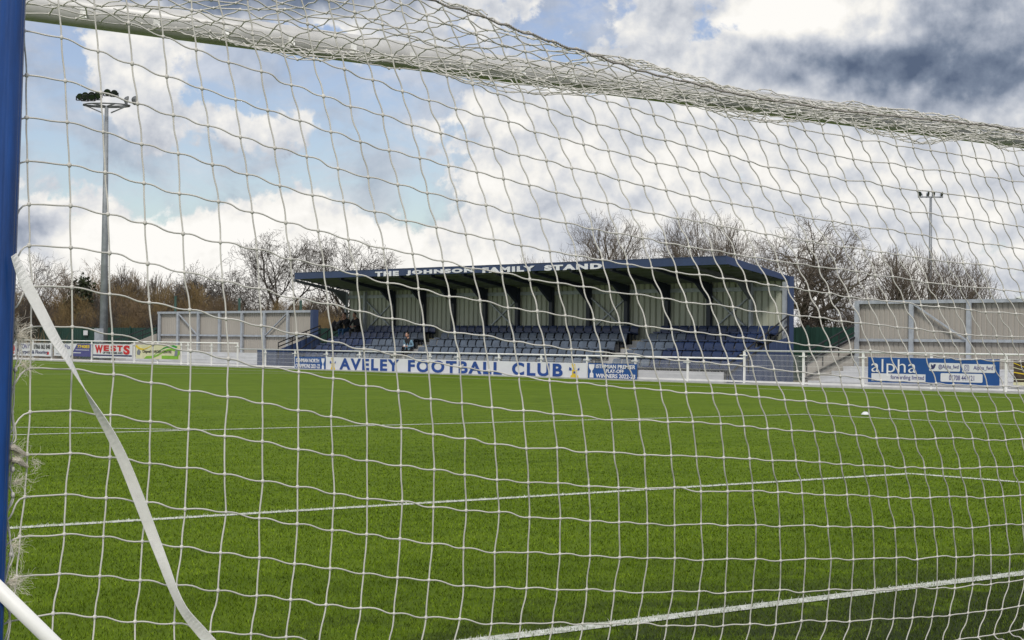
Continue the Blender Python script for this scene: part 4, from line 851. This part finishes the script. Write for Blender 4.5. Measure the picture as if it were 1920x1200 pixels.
# ------------------------------------------------------------------ dark green boundary fence behind everything
def green(label, X, u0, u1, vt, um):
    y0, y1 = sorted((yAt(u0, X), yAt(u1, X))); zt = onX(um, vt, X)[2]
    t = thing('boundary_fence', label, 'fence', (X, (y0+y1)/2, 0))
    mb = MB(); y = y0; k = 0
    while y < y1:
        d = .012*(k % 2); mb.box(X+d, X+d+.02, y, min(y+.135, y1), 0, zt-.01*(k % 3)); y += .14; k += 1
    mb.build('pales', M['green_fence'], t)
    y = y0
    while y < y1:
        mb = MB(); mb.box(X-.07, X-.005, y-.045, y+.045, 0, zt+.06); mb.build('post', M['green_fence'], t); y += 3.0
    return t, zt
gf, gz = green('long dark green boundary fence below the brown woodland on the left', 44.6, -60, 640, 614, 180)
green('dark green fence panel in the gap between stand and right wall', 44.6, 1455, 1640, 613, 1540)
o = MB(); yy = yAt(161, 44.5); zz = onX(161, 624, 44.5)[2]; o.box(44.45, 44.49, yy-.24, yy+.24, zz-.14, zz+.14)
tag(o.build('notice', M['banner_white']), 'small pale notice plate fixed on the dark green fence', 'sign')
for u, v in ((328, 555), (448, 559), (563, 563)):
    y = yAt(u, 46.0); mb = MB(); mb.tube([(46.0, y, 0), (46.0, y, onX(u, v, 46.0)[2])], .07, 8)
    o = mb.build('ball_stop_post', M['green_fence'], None, True)
    tag(o, {328: 'thin green post above the beige wall nearest the tall floodlight mast', 448: 'thin green post above the middle of the left beige wall', 563: 'thin green post above the beige wall nearest the stand'}[u], 'post', 'green ball stop posts behind the left wall')

# ------------------------------------------------------------------ floodlights
gx, gy = onX(194, 640, 40.6)[0], onX(194, 640, 40.6)[1]
ztl = onX(194, 208, 40.6)[2]
t = thing('floodlight_mast', 'tall tapered grey floodlight mast with a ring of dark lamps at the left', 'floodlight', (gx, gy, 0))
mb = MB(); mb.tube([(gx, gy, -.03), (gx, gy, ztl*.5), (gx, gy, ztl+.25)], [.235, .17, .10], 16); mb.build('mast', M['galv_dark'], t, True)
mb = MB(); mb.box(gx-.40, gx-.15, gy-.28, gy+.28, 1.0, 1.75); mb.build('control_box', M['galv'], t)
mb = MB(); cpt = Vector((gx, gy, ztl+.22)); rd = Vector((_r0[0], _r0[1], 0)); fw = Vector((_f[0], _f[1], 0))
def ht_(a, b, c=0): return cpt+rd*a+fw*b+Vector((0, 0, c))
ringp = [ht_(1.25*math.cos(a), .9*math.sin(a), .05) for a in np.linspace(0, 2*PI, 17)]
mb.tube(ringp, .04, 6)
for a in (0, 1.05, 2.1, 3.14, 4.2, 5.25): mb.bar(cpt, ht_(1.25*math.cos(a), .9*math.sin(a), .05), .06, .06)
for a in (-1.2, 1.2): mb.bar(ht_(a, -.1, .05), ht_(a*.2, 0, -.35), .06, .06)
mb.build('head_frame', M['lamp_steel'], t)
def lamp(parent, p, aim, s=1.0, m1='black'):
    aim = aim.normalized(); side = aim.cross(Vector((0, 0, 1))).normalized(); up = side.cross(aim); mb = MB()
    rr = [(-.20, .10), (-.12, .24), (.0, .34), (.10, .37), (.12, .37)]; n = 12; vs = []
    for d, r in rr:
        for j in range(n): vs.append(p+aim*d*s+(side*math.cos(2*PI*j/n)+up*math.sin(2*PI*j/n))*r*s)
    mb.add(vs, [(k*n+j, k*n+(j+1) % n, (k+1)*n+(j+1) % n, (k+1)*n+j) for k in range(len(rr)-1) for j in range(n)]+[tuple(range(n-1, -1, -1))])
    mb.add([p+aim*.11*s+(side*math.cos(2*PI*j/n)+up*math.sin(2*PI*j/n))*.36*s for j in range(n)], [tuple(range(n))], 1)
    mb.bar(p+side*.38*s, p+side*.38*s-Vector((0, 0, .42*s)), .05, .05); mb.bar(p-side*.38*s, p-side*.38*s-Vector((0, 0, .42*s)), .05, .05); mb.bar(p-side*.38*s-Vector((0, 0, .42*s)), p+side*.38*s-Vector((0, 0, .42*s)), .05, .05)
    return mb.build('lamp', [M[m1], M['lamp_glass']], parent)
for a, b, c in ((-1.38, -.2, .50), (-1.20, .3, .64), (-1.08, -.4, .44), (-.86, .2, .66), (-.74, -.35, .46), (-.52, .3, .70), (-.44, -.3, .52), (.10, -.3, .74), (.34, .3, .78)):
    lamp(t, ht_(a, b, c), rd*rng.uniform(-.2, .5)-fw*rng.uniform(.5, .9)+Vector((0, 0, -.55)), .52)
for a, b, c in ((1.05, .0, .36), (1.40, .3, .42), (1.55, -.2, .36)):
    lamp(t, ht_(a, b, c), rd*.9+Vector((0, 0, -.25)), .60, 'lamp_steel')
D2 = 165
gx, gy = gAt(1743, D2); zt2 = 1.3+(638+.0108*783-368)*D2/FPX
t = thing('floodlight_mast', 'slim distant floodlight mast with a flat row of lamps above the right trees', 'floodlight', (gx, gy, 0))
mb = MB(); mb.tube([(gx, gy, 0), (gx, gy, zt2)], [.22, .11], 12); mb.build('mast', M['galv_dark'], t, True)
cpt = Vector((gx, gy, zt2)); mb = MB(); mb.bar(ht_(-1.15, 0, .02), ht_(1.1, 0, .02), .12, .12); mb.build('crossarm', M['galv_dark'], t)
for a in (-.95, -.28, .22, .95):
    lamp(t, ht_(a, 0, .30), Vector((rd*(-.5 if a < -.5 else .5)))-fw*.4+Vector((0, 0, -.12)), .62, 'galv')

# ------------------------------------------------------------------ people
def person(label, J, cloth, loc, rz, hairlen=.0):
    """J: joint -> (x,y,z) with +x ahead; one skinned surface for body and limbs, five fingers on each hand."""
    names = list(J); verts = [J[n][0] for n in names]; rad = [J[n][1] for n in names]; idx = {n: i for i, n in enumerate(names)}
    E = [('pelvis', 'waist'), ('waist', 'chest'), ('chest', 'neck'), ('neck', 'skull')]
    for s in 'LR': E += [('chest', 'sh'+s), ('sh'+s, 'el'+s), ('el'+s, 'wr'+s), ('wr'+s, 'pm'+s), ('pelvis', 'hip'+s), ('hip'+s, 'kn'+s), ('kn'+s, 'an'+s), ('an'+s, 'to'+s)]
    edges = [(idx[a], idx[b]) for a, b in E]; part = list(names)
    for s in 'LR':
        w_, p = Vector(J['wr'+s][0]), Vector(J['pm'+s][0]); d = (p-w_).normalized(); side = d.cross(Vector((0, 0, 1)))
        side = side.normalized() if side.length > .1 else Vector((0, 1, 0)); dn = side.cross(d).normalized(); dn = dn if dn.z < 0 else -dn
        for q, ln in zip((-1.5, -.5, .5, 1.5), (.068, .082, .078, .060)):
            a = p+side*q*.018+d*.02; b = a+(d*.85+dn*.4).normalized()*ln*.5; c = b+(d*.5+dn*.9).normalized()*ln*.5; i0 = len(verts)
            verts += [tuple(a), tuple(b), tuple(c)]; rad += [.011, .0095, .008]; part += ['hand']*3; edges += [(idx['pm'+s], i0), (i0, i0+1), (i0+1, i0+2)]
        a = p-d*.03-side*.035; b = a+(d*.7-side*.6).normalized()*.04; i0 = len(verts)
        verts += [tuple(a), tuple(b)]; rad += [.012, .010]; part += ['hand']*2; edges += [(idx['pm'+s], i0), (i0, i0+1)]
    me = bpy.data.meshes.new('person'); me.from_pydata([tuple(v) for v in verts], edges, []); ob = bpy.data.objects.new('person', me); C.objects.link(ob)
    md = ob.modifiers.new('skin', 'SKIN'); md.use_smooth_shade = True
    for i, sv in enumerate(me.skin_vertices[0].data): sv.radius = (rad[i], rad[i]); sv.use_root = (i == idx['pelvis'])
    sub = ob.modifiers.new('sub', 'SUBSURF'); sub.levels = sub.render_levels = 1
    dg = bpy.context.evaluated_depsgraph_get(); dg.update(); nm = bpy.data.meshes.new_from_object(ob.evaluated_get(dg))
    vv = [tuple(v.co) for v in nm.vertices]; ff = [tuple(p.vertices) for p in nm.polygons]
    bpy.data.objects.remove(ob)
    seg = [(Vector(verts[a]), Vector(verts[b]), part[a], part[b]) for a, b in edges]
    def near(c):
        best = 9; w_ = 'chest'
        for a, b, pa_, pb_ in seg:
            ab = b-a; t = max(0, min(1, (c-a).dot(ab)/max(ab.length_squared, 1e-9))); d = (c-(a+ab*t)).length
            if d < best: best = d; w_ = (pa_, pb_)
        return w_
    order = ['top', 'sleeve', 'legs', 'shoe', 'skin']; mats = [M[cloth[k]] for k in order]
    def cls(c):
        a, b = near(c)
        if 'hand' in (a, b) or (a[:2] == 'wr' and b[:2] == 'pm') or b == 'skull': return 4
        if a[:2] in ('sh', 'el') and b[:2] in ('el', 'wr'): return 1
        if a[:2] == 'an': return 3
        if a == 'pelvis' and b[:3] == 'hip' or a[:2] in ('hi', 'kn'): return 2
        return 0
    mb = MB(); mb.add(vv, ff); mb.mi = [cls(sum((Vector(vv[i]) for i in f), Vector())/len(f)) for f in ff]
    # head: skull with brow, nose, jaw and ears
    h = Vector(J['skull'][0])+Vector((.015, 0, .06)); n, m_ = 14, 12; vs = []
    for i in range(m_+1):
        a = PI*i/m_
        for j in range(n):
            b = 2*PI*j/n; x, y, z = math.sin(a)*math.cos(b), math.sin(a)*math.sin(b), math.cos(a)
            rx = .098; ry = .076*(1-.22*max(0, -z)); rz_ = .118
            px_ = x*rx+(.018 if z < -.35 and x > .2 else 0)
            if x > .85 and -.35 < z < .12: px_ += .026*(1-abs(z+.15)*2.2)*(1 if abs(y) < .3 else 0)
            if x > .6 and .10 < z < .3 and abs(y) > .15: px_ -= .010
            vs.append((h.x+px_, h.y+y*ry, h.z+z*rz_))
    mb.add(vs, [(i*n+j, i*n+(j+1) % n, (i+1)*n+(j+1) % n, (i+1)*n+j) for i in range(m_) for j in range(n)], 4)
    for s in (-1, 1): mb.ball((h.x-.005, h.y+s*.078, h.z-.005), (.020, .010, .032), 8, 6, 4)
    me = mb.mesh('person', mats, True); o = link('person', me); o.location = loc; o.rotation_euler.z = rz
    tag(o, label, 'person')
    hb = MB(); hb.ball((h.x-.020, h.y, h.z+.035), (.100, .086, .098+hairlen), 12, 8); ho = hb.build('hair', M['hair'], None, True); ho.parent = o
    fb = MB()
    for s in (-1, 1): fb.ball((h.x+.083, h.y+s*.030, h.z+.018), (.010, .012, .008), 6, 4)
    eo = fb.build('eyes', M['hair'], None, True); eo.parent = o
    lb = MB(); lb.ball((h.x+.104, h.y, h.z-.058), (.008, .026, .007), 8, 4); lo = lb.build('mouth', M['print_red'], None, True); lo.parent = o
    return o
def joints(seated, lean=0.0, arms='cup'):
    z0 = .46 if seated else .93
    J = {'pelvis': ((0, 0, z0), .125), 'waist': ((.02+lean*.3, 0, z0+.19), .125), 'chest': ((.02+lean*.7, 0, z0+.42), .140), 'neck': ((.03+lean*1.05, 0, z0+.58), .055), 'skull': ((.05+lean*1.3, 0, z0+.66), .060)}
    for s, y in (('L', 1), ('R', -1)):
        J['sh'+s] = ((.02+lean*.85, y*.185, z0+.48), .066)
        if seated:
            J['hip'+s] = ((.04, y*.10, z0-.01), .098); J['kn'+s] = ((.46, y*.14, z0+.07), .066); J['an'+s] = ((.42, y*.13, z0-.38), .044); J['to'+s] = ((.58, y*.14, z0-.425), .034)
        else:
            J['hip'+s] = ((0, y*.10, z0-.08), .100); J['kn'+s] = ((.03, y*.12, z0-.46), .064); J['an'+s] = ((-.01, y*.13, z0-.86), .044); J['to'+s] = ((.15, y*.15, z0-.895), .036)
        if arms == 'knees':
            J['el'+s] = ((.16+lean, y*.24, z0+.24), .048); J['wr'+s] = ((.42, y*.12, z0+.22), .034); J['pm'+s] = ((.48, y*.08, z0+.21), .030)
        elif arms == 'face':
            J['el'+s] = ((.26+lean, y*.20, z0+.26), .048); J['wr'+s] = ((.22+lean, y*.10, z0+.50), .034); J['pm'+s] = ((.20+lean, y*.06, z0+.57), .030)
        else:
            J['el'+s] = ((-.02, y*.27, z0+.22), .050); J['wr'+s] = ((.20, y*.10, z0+.20), .034); J['pm'+s] = ((.26, y*.06, z0+.21), .030)
    return J
ck = dict(top='cloth_black', sleeve='cloth_black', legs='jeans', shoe='shoe', skin='skin')
p3 = dict(top='cloth_black', sleeve='cloth_blue', legs='trousers', shoe='shoe', skin='skin')
xs_ = RX0+RDX*4-.05; zs_ = TZ[4]
yA, yB = yAt(656, xs_), yAt(663, xs_)-.02
person('seated person in black jacket and blue jeans, hand to face, in the top row', joints(True, .16, 'face'), ck, (xs_, yA+.10, zs_), PI+.10)
person('seated person in all black leaning forward beside the one in blue jeans', joints(True, .20, 'knees'), dict(ck, legs='trousers'), (xs_, yB-.35, zs_), PI+.35)
yP = yAt(775, RX0+.55)
person('standing person in black gilet with pale blue sleeves in the left aisle', joints(False, .02, 'cup'), p3, (RX0+.30, yP, TZ[0]-.0), PI+.25).scale = (.92,)*3
mb = MB(); c0 = Vector((RX0+.02, yP-.10, TZ[0]+1.07)); mb.tube([c0-Vector((0, 0, .06)), c0+Vector((0, 0, .05))], [.030, .038], 10)
tag(mb.build('paper_cup', M['print_white'], None, True), 'small pale paper cup held by the standing person', 'cup')
for k, (dy, m_, lab) in enumerate(((1.15, 'cloth_black', 'black rucksack on the top row seat beside the seated pair'), (.78, 'print_dark', 'dark holdall on the top row right beside the seated pair'))):
    mb = MB(); y = yA+dy; n = 10
    mb.ball((xs_-.05, y, zs_+.46+.22), (.17, .16, .24), 12, 8); mb.ball((xs_-.19, y, zs_+.46+.15), (.08, .12, .13), 10, 6); mb.tube([(xs_-.05, y-.05, zs_+.88), (xs_-.05, y, zs_+.96), (xs_-.05, y+.05, zs_+.88)], .015, 6)
    tag(mb.build('rucksack' if k == 0 else 'holdall', M[m_], None, True), lab, 'bag')
# ------------------------------------------------------------------ trees in winter
M['bramble'] = mat('bramble', (.20, .14, .06), .9, var=.4, vs=.3)
class Tree:
    def __init__(s, seed): s.r = random.Random(seed); s.trunk = []; s.crown = []
    def seg(s, pts, rads, lvl): (s.trunk if rads[0] > s.cut else s.crown).append((pts, rads))
    def grow(s, p, d, L, rad, lvl, P):
        r = s.r; n = 5 if lvl < 2 else 4; pts = [p.copy()]; rads = [rad]; d = d.normalized()
        end = rad*(.45 if lvl else .5)
        for i in range(n):
            d = (d+Vector((r.gauss(0, 1), r.gauss(0, 1), r.gauss(0, .8)))*P['wob']+Vector((0, 0, P['up'][min(lvl, len(P['up'])-1)]))).normalized()
            p = p+d*L/n; pts.append(p.copy()); rads.append(rad+(end-rad)*(i+1)/n)
        s.seg(pts, rads, lvl)
        if lvl >= P['lv']: return
        nc = P['nc'][min(lvl, len(P['nc'])-1)]; nc = max(2, int(nc*r.uniform(.8, 1.2)+.5))
        ga = r.uniform(0, 6.28)
        for k in range(nc):
            t = P['t0'][min(lvl, len(P['t0'])-1)]; t = t+(1-t)*((k+r.uniform(.2, .9))/nc)
            if k == nc-1: t = 1.0
            f = t*n; i = min(int(f), n-1); q = pts[i].lerp(pts[i+1], f-i); dd = (pts[i+1]-pts[i]).normalized()
            ga += 2.4+r.uniform(-.5, .5); sp = math.radians(P['sp'][min(lvl, len(P['sp'])-1)]*r.uniform(.7, 1.3))
            if k == nc-1: sp *= .35
            u = dd.orthogonal().normalized(); v = dd.cross(u); nd = dd*math.cos(sp)+(u*math.cos(ga)+v*math.sin(ga))*math.sin(sp)
            ll = L*P['lr'][min(lvl, len(P['lr'])-1)]*r.uniform(.7, 1.2)*(1.0-.35*(t-.3) if lvl == 0 and P.get('taper') else 1)
            rr = (rads[i]*(.78 if k == nc-1 else P.get('rr', .56))); s.grow(q, nd, ll, max(rr, P['rmin']), lvl+1, P)
    def mesh(s, segs, name, m):
        V, F = [], []; o = 0
        for pts, rads in segs:
            n = 7 if rads[0] > .15 else (5 if rads[0] > .05 else 3); k = len(pts)
            t = (pts[-1]-pts[0]).normalized(); u = t.orthogonal().normalized(); b = t.cross(u)
            for p, rd in zip(pts, rads):
                for j in range(n): a = 6.2832*j/n; V.append((p.x+(u.x*math.cos(a)+b.x*math.sin(a))*rd, p.y+(u.y*math.cos(a)+b.y*math.sin(a))*rd, p.z+(u.z*math.cos(a)+b.z*math.sin(a))*rd))
            for i in range(k-1):
                for j in range(n): F.append((o+i*n+j, o+i*n+(j+1) % n, o+(i+1)*n+(j+1) % n, o+(i+1)*n+j))
            o += n*k
        return raw_mesh(name, np.array(V), np.array(F), m, None, True)
def leaf_cloud(seed, clumps, n, size, m, name='leaves'):
    g = np.random.default_rng(seed); V = []; tot = 0
    for (c, r) in clumps:
        k = int(n*(np.prod(r)**(2/3))); d = g.normal(size=(k, 3)); d /= np.linalg.norm(d, axis=1)[:, None]; p = np.array(c)+d*np.array(r)*(g.random(k)[:, None]**.4)*(1+.22*g.normal(size=(k, 1)))
        a = g.normal(size=(k, 3)); a /= np.linalg.norm(a, axis=1)[:, None]; b = np.cross(a, g.normal(size=(k, 3))); b /= np.linalg.norm(b, axis=1)[:, None]; s = size*(.5+g.random((k, 1)))
        V.append(np.stack([p-a*s, p+b*s*.6, p+a*s, p-b*s*.6], 1).reshape(-1, 3))
    V = np.concatenate(V); return raw_mesh(name, V, np.arange(len(V)).reshape(-1, 4), m)
def tree(name, label, loc, seed, H, P, bark='bark', twig='twig_pale', group='bare trees behind the ground', cat='tree', r0=None, stems=1, spread=.0, ivy=None, wid=1.0):
    T = Tree(seed); T.cut = P.get('cut', .07); rad = r0 or H*.022
    for k in range(stems):
        a = 6.28*k/max(1, stems)+T.r.uniform(0, 1); off = Vector((math.cos(a), math.sin(a), 0))*spread*T.r.uniform(.5, 1) if stems > 1 else Vector()
        lean = off*.10 if stems > 1 else Vector((T.r.gauss(0, .05), T.r.gauss(0, .05), 0))
        T.grow(off+Vector((0, 0, -.1)), Vector((0, 0, 1))+lean, H*P['tl'], rad*(1 if k == 0 else T.r.uniform(.6, .9)), 0, P)
    tips = np.array([sg[0][-1] for sg in T.crown+T.trunk]); zs = np.percentile(tips[:, 2], 96); s = H*.985/zs
    rr_ = np.percentile(np.hypot(tips[:, 0], tips[:, 1]), 95)*s*wid
    for lst in (T.trunk, T.crown):
        for pts, rads in lst:
            for p in pts: p.x *= s*wid; p.y *= s*wid; p.z *= s
    def inside(p):            # rounded outline of the whole head, ragged at the edge
        zc, zr = H*.52, H*.50
        q = (p.x*p.x+p.y*p.y)/(rr_*rr_) + (((p.z-zc)/zr)**2 if p.z > zc else 0)
        return q < T.r.uniform(.86, 1.12)
    T.crown = [sg for sg in T.crown if inside(sg[0][-1])]; T.trunk = [sg for sg in T.trunk if sg[1][0] > H*.014 or inside(sg[0][-1]*1.12)]
    root = thing(name, label, cat, loc, group)
    for nm, sg, m in (('trunk', T.trunk, M[bark]), ('crown', T.crown, M[twig])):
        if sg:
            o = link(nm, T.mesh(sg, nm, m)); o.parent = root
    if ivy:
        o = link('ivy', leaf_cloud(seed, ivy, 800, .13, M['ivy'], 'ivy')); o.parent = root
    return root
OAK = dict(tl=.34, lv=6, nc=[6, 5, 4, 4, 4, 3], t0=[.55, .30, .28, .25, .2, .2], sp=[55, 48, 46, 44, 42, 40], lr=[.95, .70, .66, .62, .6, .6], wob=.20, up=[.05, .05, .03, .03, .03, .02], rmin=.013, rr=.62, cut=.07)
ASH = dict(tl=.42, lv=5, nc=[6, 5, 5, 4, 3], t0=[.40, .3, .3, .25, .2], sp=[40, 40, 40, 38, 38], lr=[.74, .64, .60, .58, .6], wob=.15, up=[.03, .06, .04, .03, .02], rmin=.013, rr=.54, cut=.06)
UPR = dict(tl=.62, lv=4, nc=[9, 6, 4, 3], t0=[.25, .25, .25, .2], sp=[28, 28, 28, 28], lr=[.48, .58, .6, .6], wob=.09, up=[.03, .12, .12, .10], rmin=.013, rr=.5, cut=.05, taper=True)
BUSH = dict(tl=.55, lv=4, nc=[6, 5, 4, 3], t0=[.2, .2, .2, .2], sp=[30, 32, 34, 34], lr=[.58, .62, .6, .6], wob=.14, up=[.05, .10, .08, .05], rmin=.010, rr=.55, cut=.05)
def htop(u, v, D): return CAM[2]+(638+.0108*(u-960)-v)*D/FPX
def put(u, D): x, y = gAt(u, D); return (x, y, 0)
# the trees one can tell apart
tree('oak_tree', 'bare spreading tree just left of the stand roof, its trunk clear of the roof', put(537, 150), 3, htop(540, 432, 150), OAK, r0=.26, twig='twig', wid=.80)
tree('oak_tree', 'bare spreading tree rising behind the left tip of the stand roof', put(628, 152), 8, htop(625, 436, 152), OAK, r0=.24, twig='twig', wid=.85)
tree('ash_tree', 'bare pale twigged tree behind the middle right of the stand roof', put(1124, 165), 21, htop(1120, 392, 165), ASH, twig='twig_pale', stems=3, spread=1.3, wid=.76)
tree('ash_tree', 'slender bare tree with fine twigs between two bigger trees behind the stand', put(1232, 172), 5, htop(1232, 428, 172), UPR, twig='twig_pale', wid=1.1)
tree('ash_tree', 'tallest bare tree with wide upright crown behind the right end of the roof', put(1318, 165), 14, htop(1318, 390, 165), ASH, twig='twig_pale', stems=3, spread=1.8, wid=.82)
tree('ash_tree', 'bare tree peeping over the near roof corner', put(1400, 178), 15, htop(1400, 446, 178), ASH, twig='twig_pale', wid=.9)
tree('oak_tree', 'big round headed bare tree with an ivy clad trunk right of the stand', put(1526, 120), 33, htop(1526, 408, 120), dict(OAK, nc=[7, 6, 5, 4, 4, 3], up=[.05, .06, .03, .03]), bark='bark_olive', twig='twig_pale', r0=.40, wid=1.02, ivy=[((0, 0, 1.6), (.55, .55, 1.5)), ((.3, -.2, 2.9), (.5, .5, .5))])
tree('scrub_tree', 'low tangled bare tree beside the round headed one', put(1590, 124), 34, htop(1590, 520, 124), BUSH, bark='bark_olive', twig='twig_pale', stems=3, spread=1.2)
tree('ash_tree', 'bare multi stemmed tree above the left part of the right beige wall', put(1655, 140), 41, htop(1655, 490, 140), BUSH, bark='bark_olive', twig='twig_pale', stems=3, spread=1.0)
tree('ash_tree', 'tallest bare multi stemmed tree above the right beige wall', put(1702, 138), 42, htop(1700, 452, 138), UPR, bark='bark_olive', twig='twig_pale', stems=4, spread=1.3, wid=1.15)
tree('ash_tree', 'bare leaning tree above the right beige wall by the slim mast', put(1772, 140), 43, htop(1772, 470, 140), UPR, bark='bark_olive', twig='twig_pale', stems=3, spread=1.6, wid=1.2)
tree('ash_tree', 'low bare tree at the right end of the row above the beige wall', put(1812, 145), 44, htop(1815, 498, 145), BUSH, bark='bark_olive', twig='twig_pale', stems=3, spread=1.0)
tree('evergreen_shrub', 'dark evergreen shrub showing above the beige wall at the right edge', put(1895, 118), 45, htop(1895, 545, 118), BUSH, group=None, cat='shrub', ivy=[((0, 0, 2.9), (1.4, 1.4, 1.3)), ((.8, -.6, 3.7), (.8, .8, .6)), ((-.9, .7, 3.4), (.7, .7, .7))], twig='twig')
tree('bare_tree', 'faint bare tree top showing over the middle of the stand roof', put(985, 200), 51, htop(985, 468, 200), UPR, twig='twig_pale', wid=1.0)
# left woodland, kinds repeated
tree('tall_bare_tree', 'tall bare twiggy tree at the far left edge beside the blue post', put(62, 165), 61, htop(62, 468, 165), ASH, twig='twig', wid=1.0)
tree('tall_bare_tree', 'bare twiggy tree just left of the tall floodlight mast', put(135, 160), 62, htop(135, 476, 160), ASH, twig='twig_brown', wid=.9)
tree('conifer', 'dark ivy clad evergreen in the brown wood left of the floodlight mast', put(152, 140), 63, htop(152, 505, 140), UPR, group=None, ivy=[((0, 0, 3.2), (1.0, 1.0, 2.0)), ((0.1, 0, 5.0), (.7, .7, 1.0)), ((-.8, .6, 3.4), (.6, .6, .7))])
tree('tall_bare_tree', 'slim bare tree just right of the tall floodlight mast', put(232, 165), 64, htop(232, 487, 165), UPR, twig='twig')
tree('tall_bare_tree', 'bare tree with ivied lower trunk above the middle of the left beige wall', put(368, 150), 65, htop(368, 488, 150), ASH, twig='twig', ivy=[((0, 0, 2.8), (.7, .7, 1.8))])
tree('tall_bare_tree', 'low spreading bare tree between the left beige wall and the oak pair', put(440, 155), 66, htop(440, 508, 155), OAK, twig='twig', wid=1.1)
tree('tall_bare_tree', 'thin bare tree standing between the mast and the ivied tree', put(300, 172), 67, htop(300, 505, 172), UPR, twig='twig_pale')
thick = [tree('thicket_bush', 'brown leafless thicket bush in the wood behind the left boundary fence', put(60, 138), 70+k, 4.6, BUSH, twig=('twig_brown', 'twig', 'bramble')[k], bark=('twig_brown', 'bark', 'twig_brown')[k], stems=6, spread=1.2, r0=.06, group='brown thicket bushes of the left wood', cat='bush') for k in range(3)]
k = 0
for D, n, h0 in ((116, 16, .72), (126, 18, .85), (138, 20, 1.0), (152, 20, 1.12), (172, 20, 1.35)):
    for i in range(n):
        u = -30+ (700/n)*(i+rng.uniform(.1, .9)); x, y, _ = put(u, D+rng.uniform(-5, 5)); s = h0*rng.choice((rng.uniform(.55, .85), rng.uniform(.75, 1.0), rng.uniform(.95, 1.3)))
        if u > 480: s *= .85
        if k < 3: o = thick[k]; o.location = (x, y, 0); o.scale = (s, s, s)
        else: dup(thick[k % 3], (x, y, 0), rng.uniform(0, 6.28), s)
        k += 1
for u, s, D in ((1500, .75, 118), (1560, .7, 126), (1600, .8, 122), (1625, .7, 128)):
    x, y, _ = put(u, D); dup(thick[rng.randrange(3)], (x, y, 0), rng.uniform(0, 6.28), s, 'brown leafless thicket bush behind the green fence in the gap right of the stand', 'brown thicket bushes in the gap')
# bracken and dead stems on the wood floor: nobody could count them
g = np.random.default_rng(5); n = 42000
D_ = g.uniform(112, 200, n); u = g.uniform(-120, 720, n); 
sel = np.arange(n) % 9 == 0; u[sel] = g.uniform(1440, 1960, sel.sum())
ang_ = YAW+np.arctan((u-960)/FPX); X = CAM[0]+np.sin(ang_)*D_; Y = CAM[1]+np.cos(ang_)*D_
H = g.uniform(.4, 1.9, n)*(.7+.5*np.sin(u*.02)**2); H[sel] *= .55; a = g.uniform(0, 6.28, n); ww = g.uniform(.010, .030, n); lx = g.normal(0, .45, n)*H; ly = g.normal(0, .45, n)*H
b0 = np.stack([X-np.cos(a)*ww, Y-np.sin(a)*ww, 0*X-.03], -1); b1 = np.stack([X+np.cos(a)*ww, Y+np.sin(a)*ww, 0*X-.03], -1); tp = np.stack([X+lx, Y+ly, H], -1); b2 = np.stack([X+np.sin(a)*ww, Y-np.cos(a)*ww, 0*X-.03], -1)
V = np.stack([b0, b1, b2, tp], 1).reshape(-1, 3); I_ = np.arange(n)*4
F = np.concatenate([np.stack([I_, I_+1, I_+3], -1), np.stack([I_+1, I_+2, I_+3], -1), np.stack([I_+2, I_, I_+3], -1)])
tag(link('undergrowth', raw_mesh('undergrowth', V, F, [M['twig_brown'], M['twig'], M['bramble']], np.tile(g.choice([0, 1, 2], n, p=[.5, .25, .25]), 3))), kind='stuff')
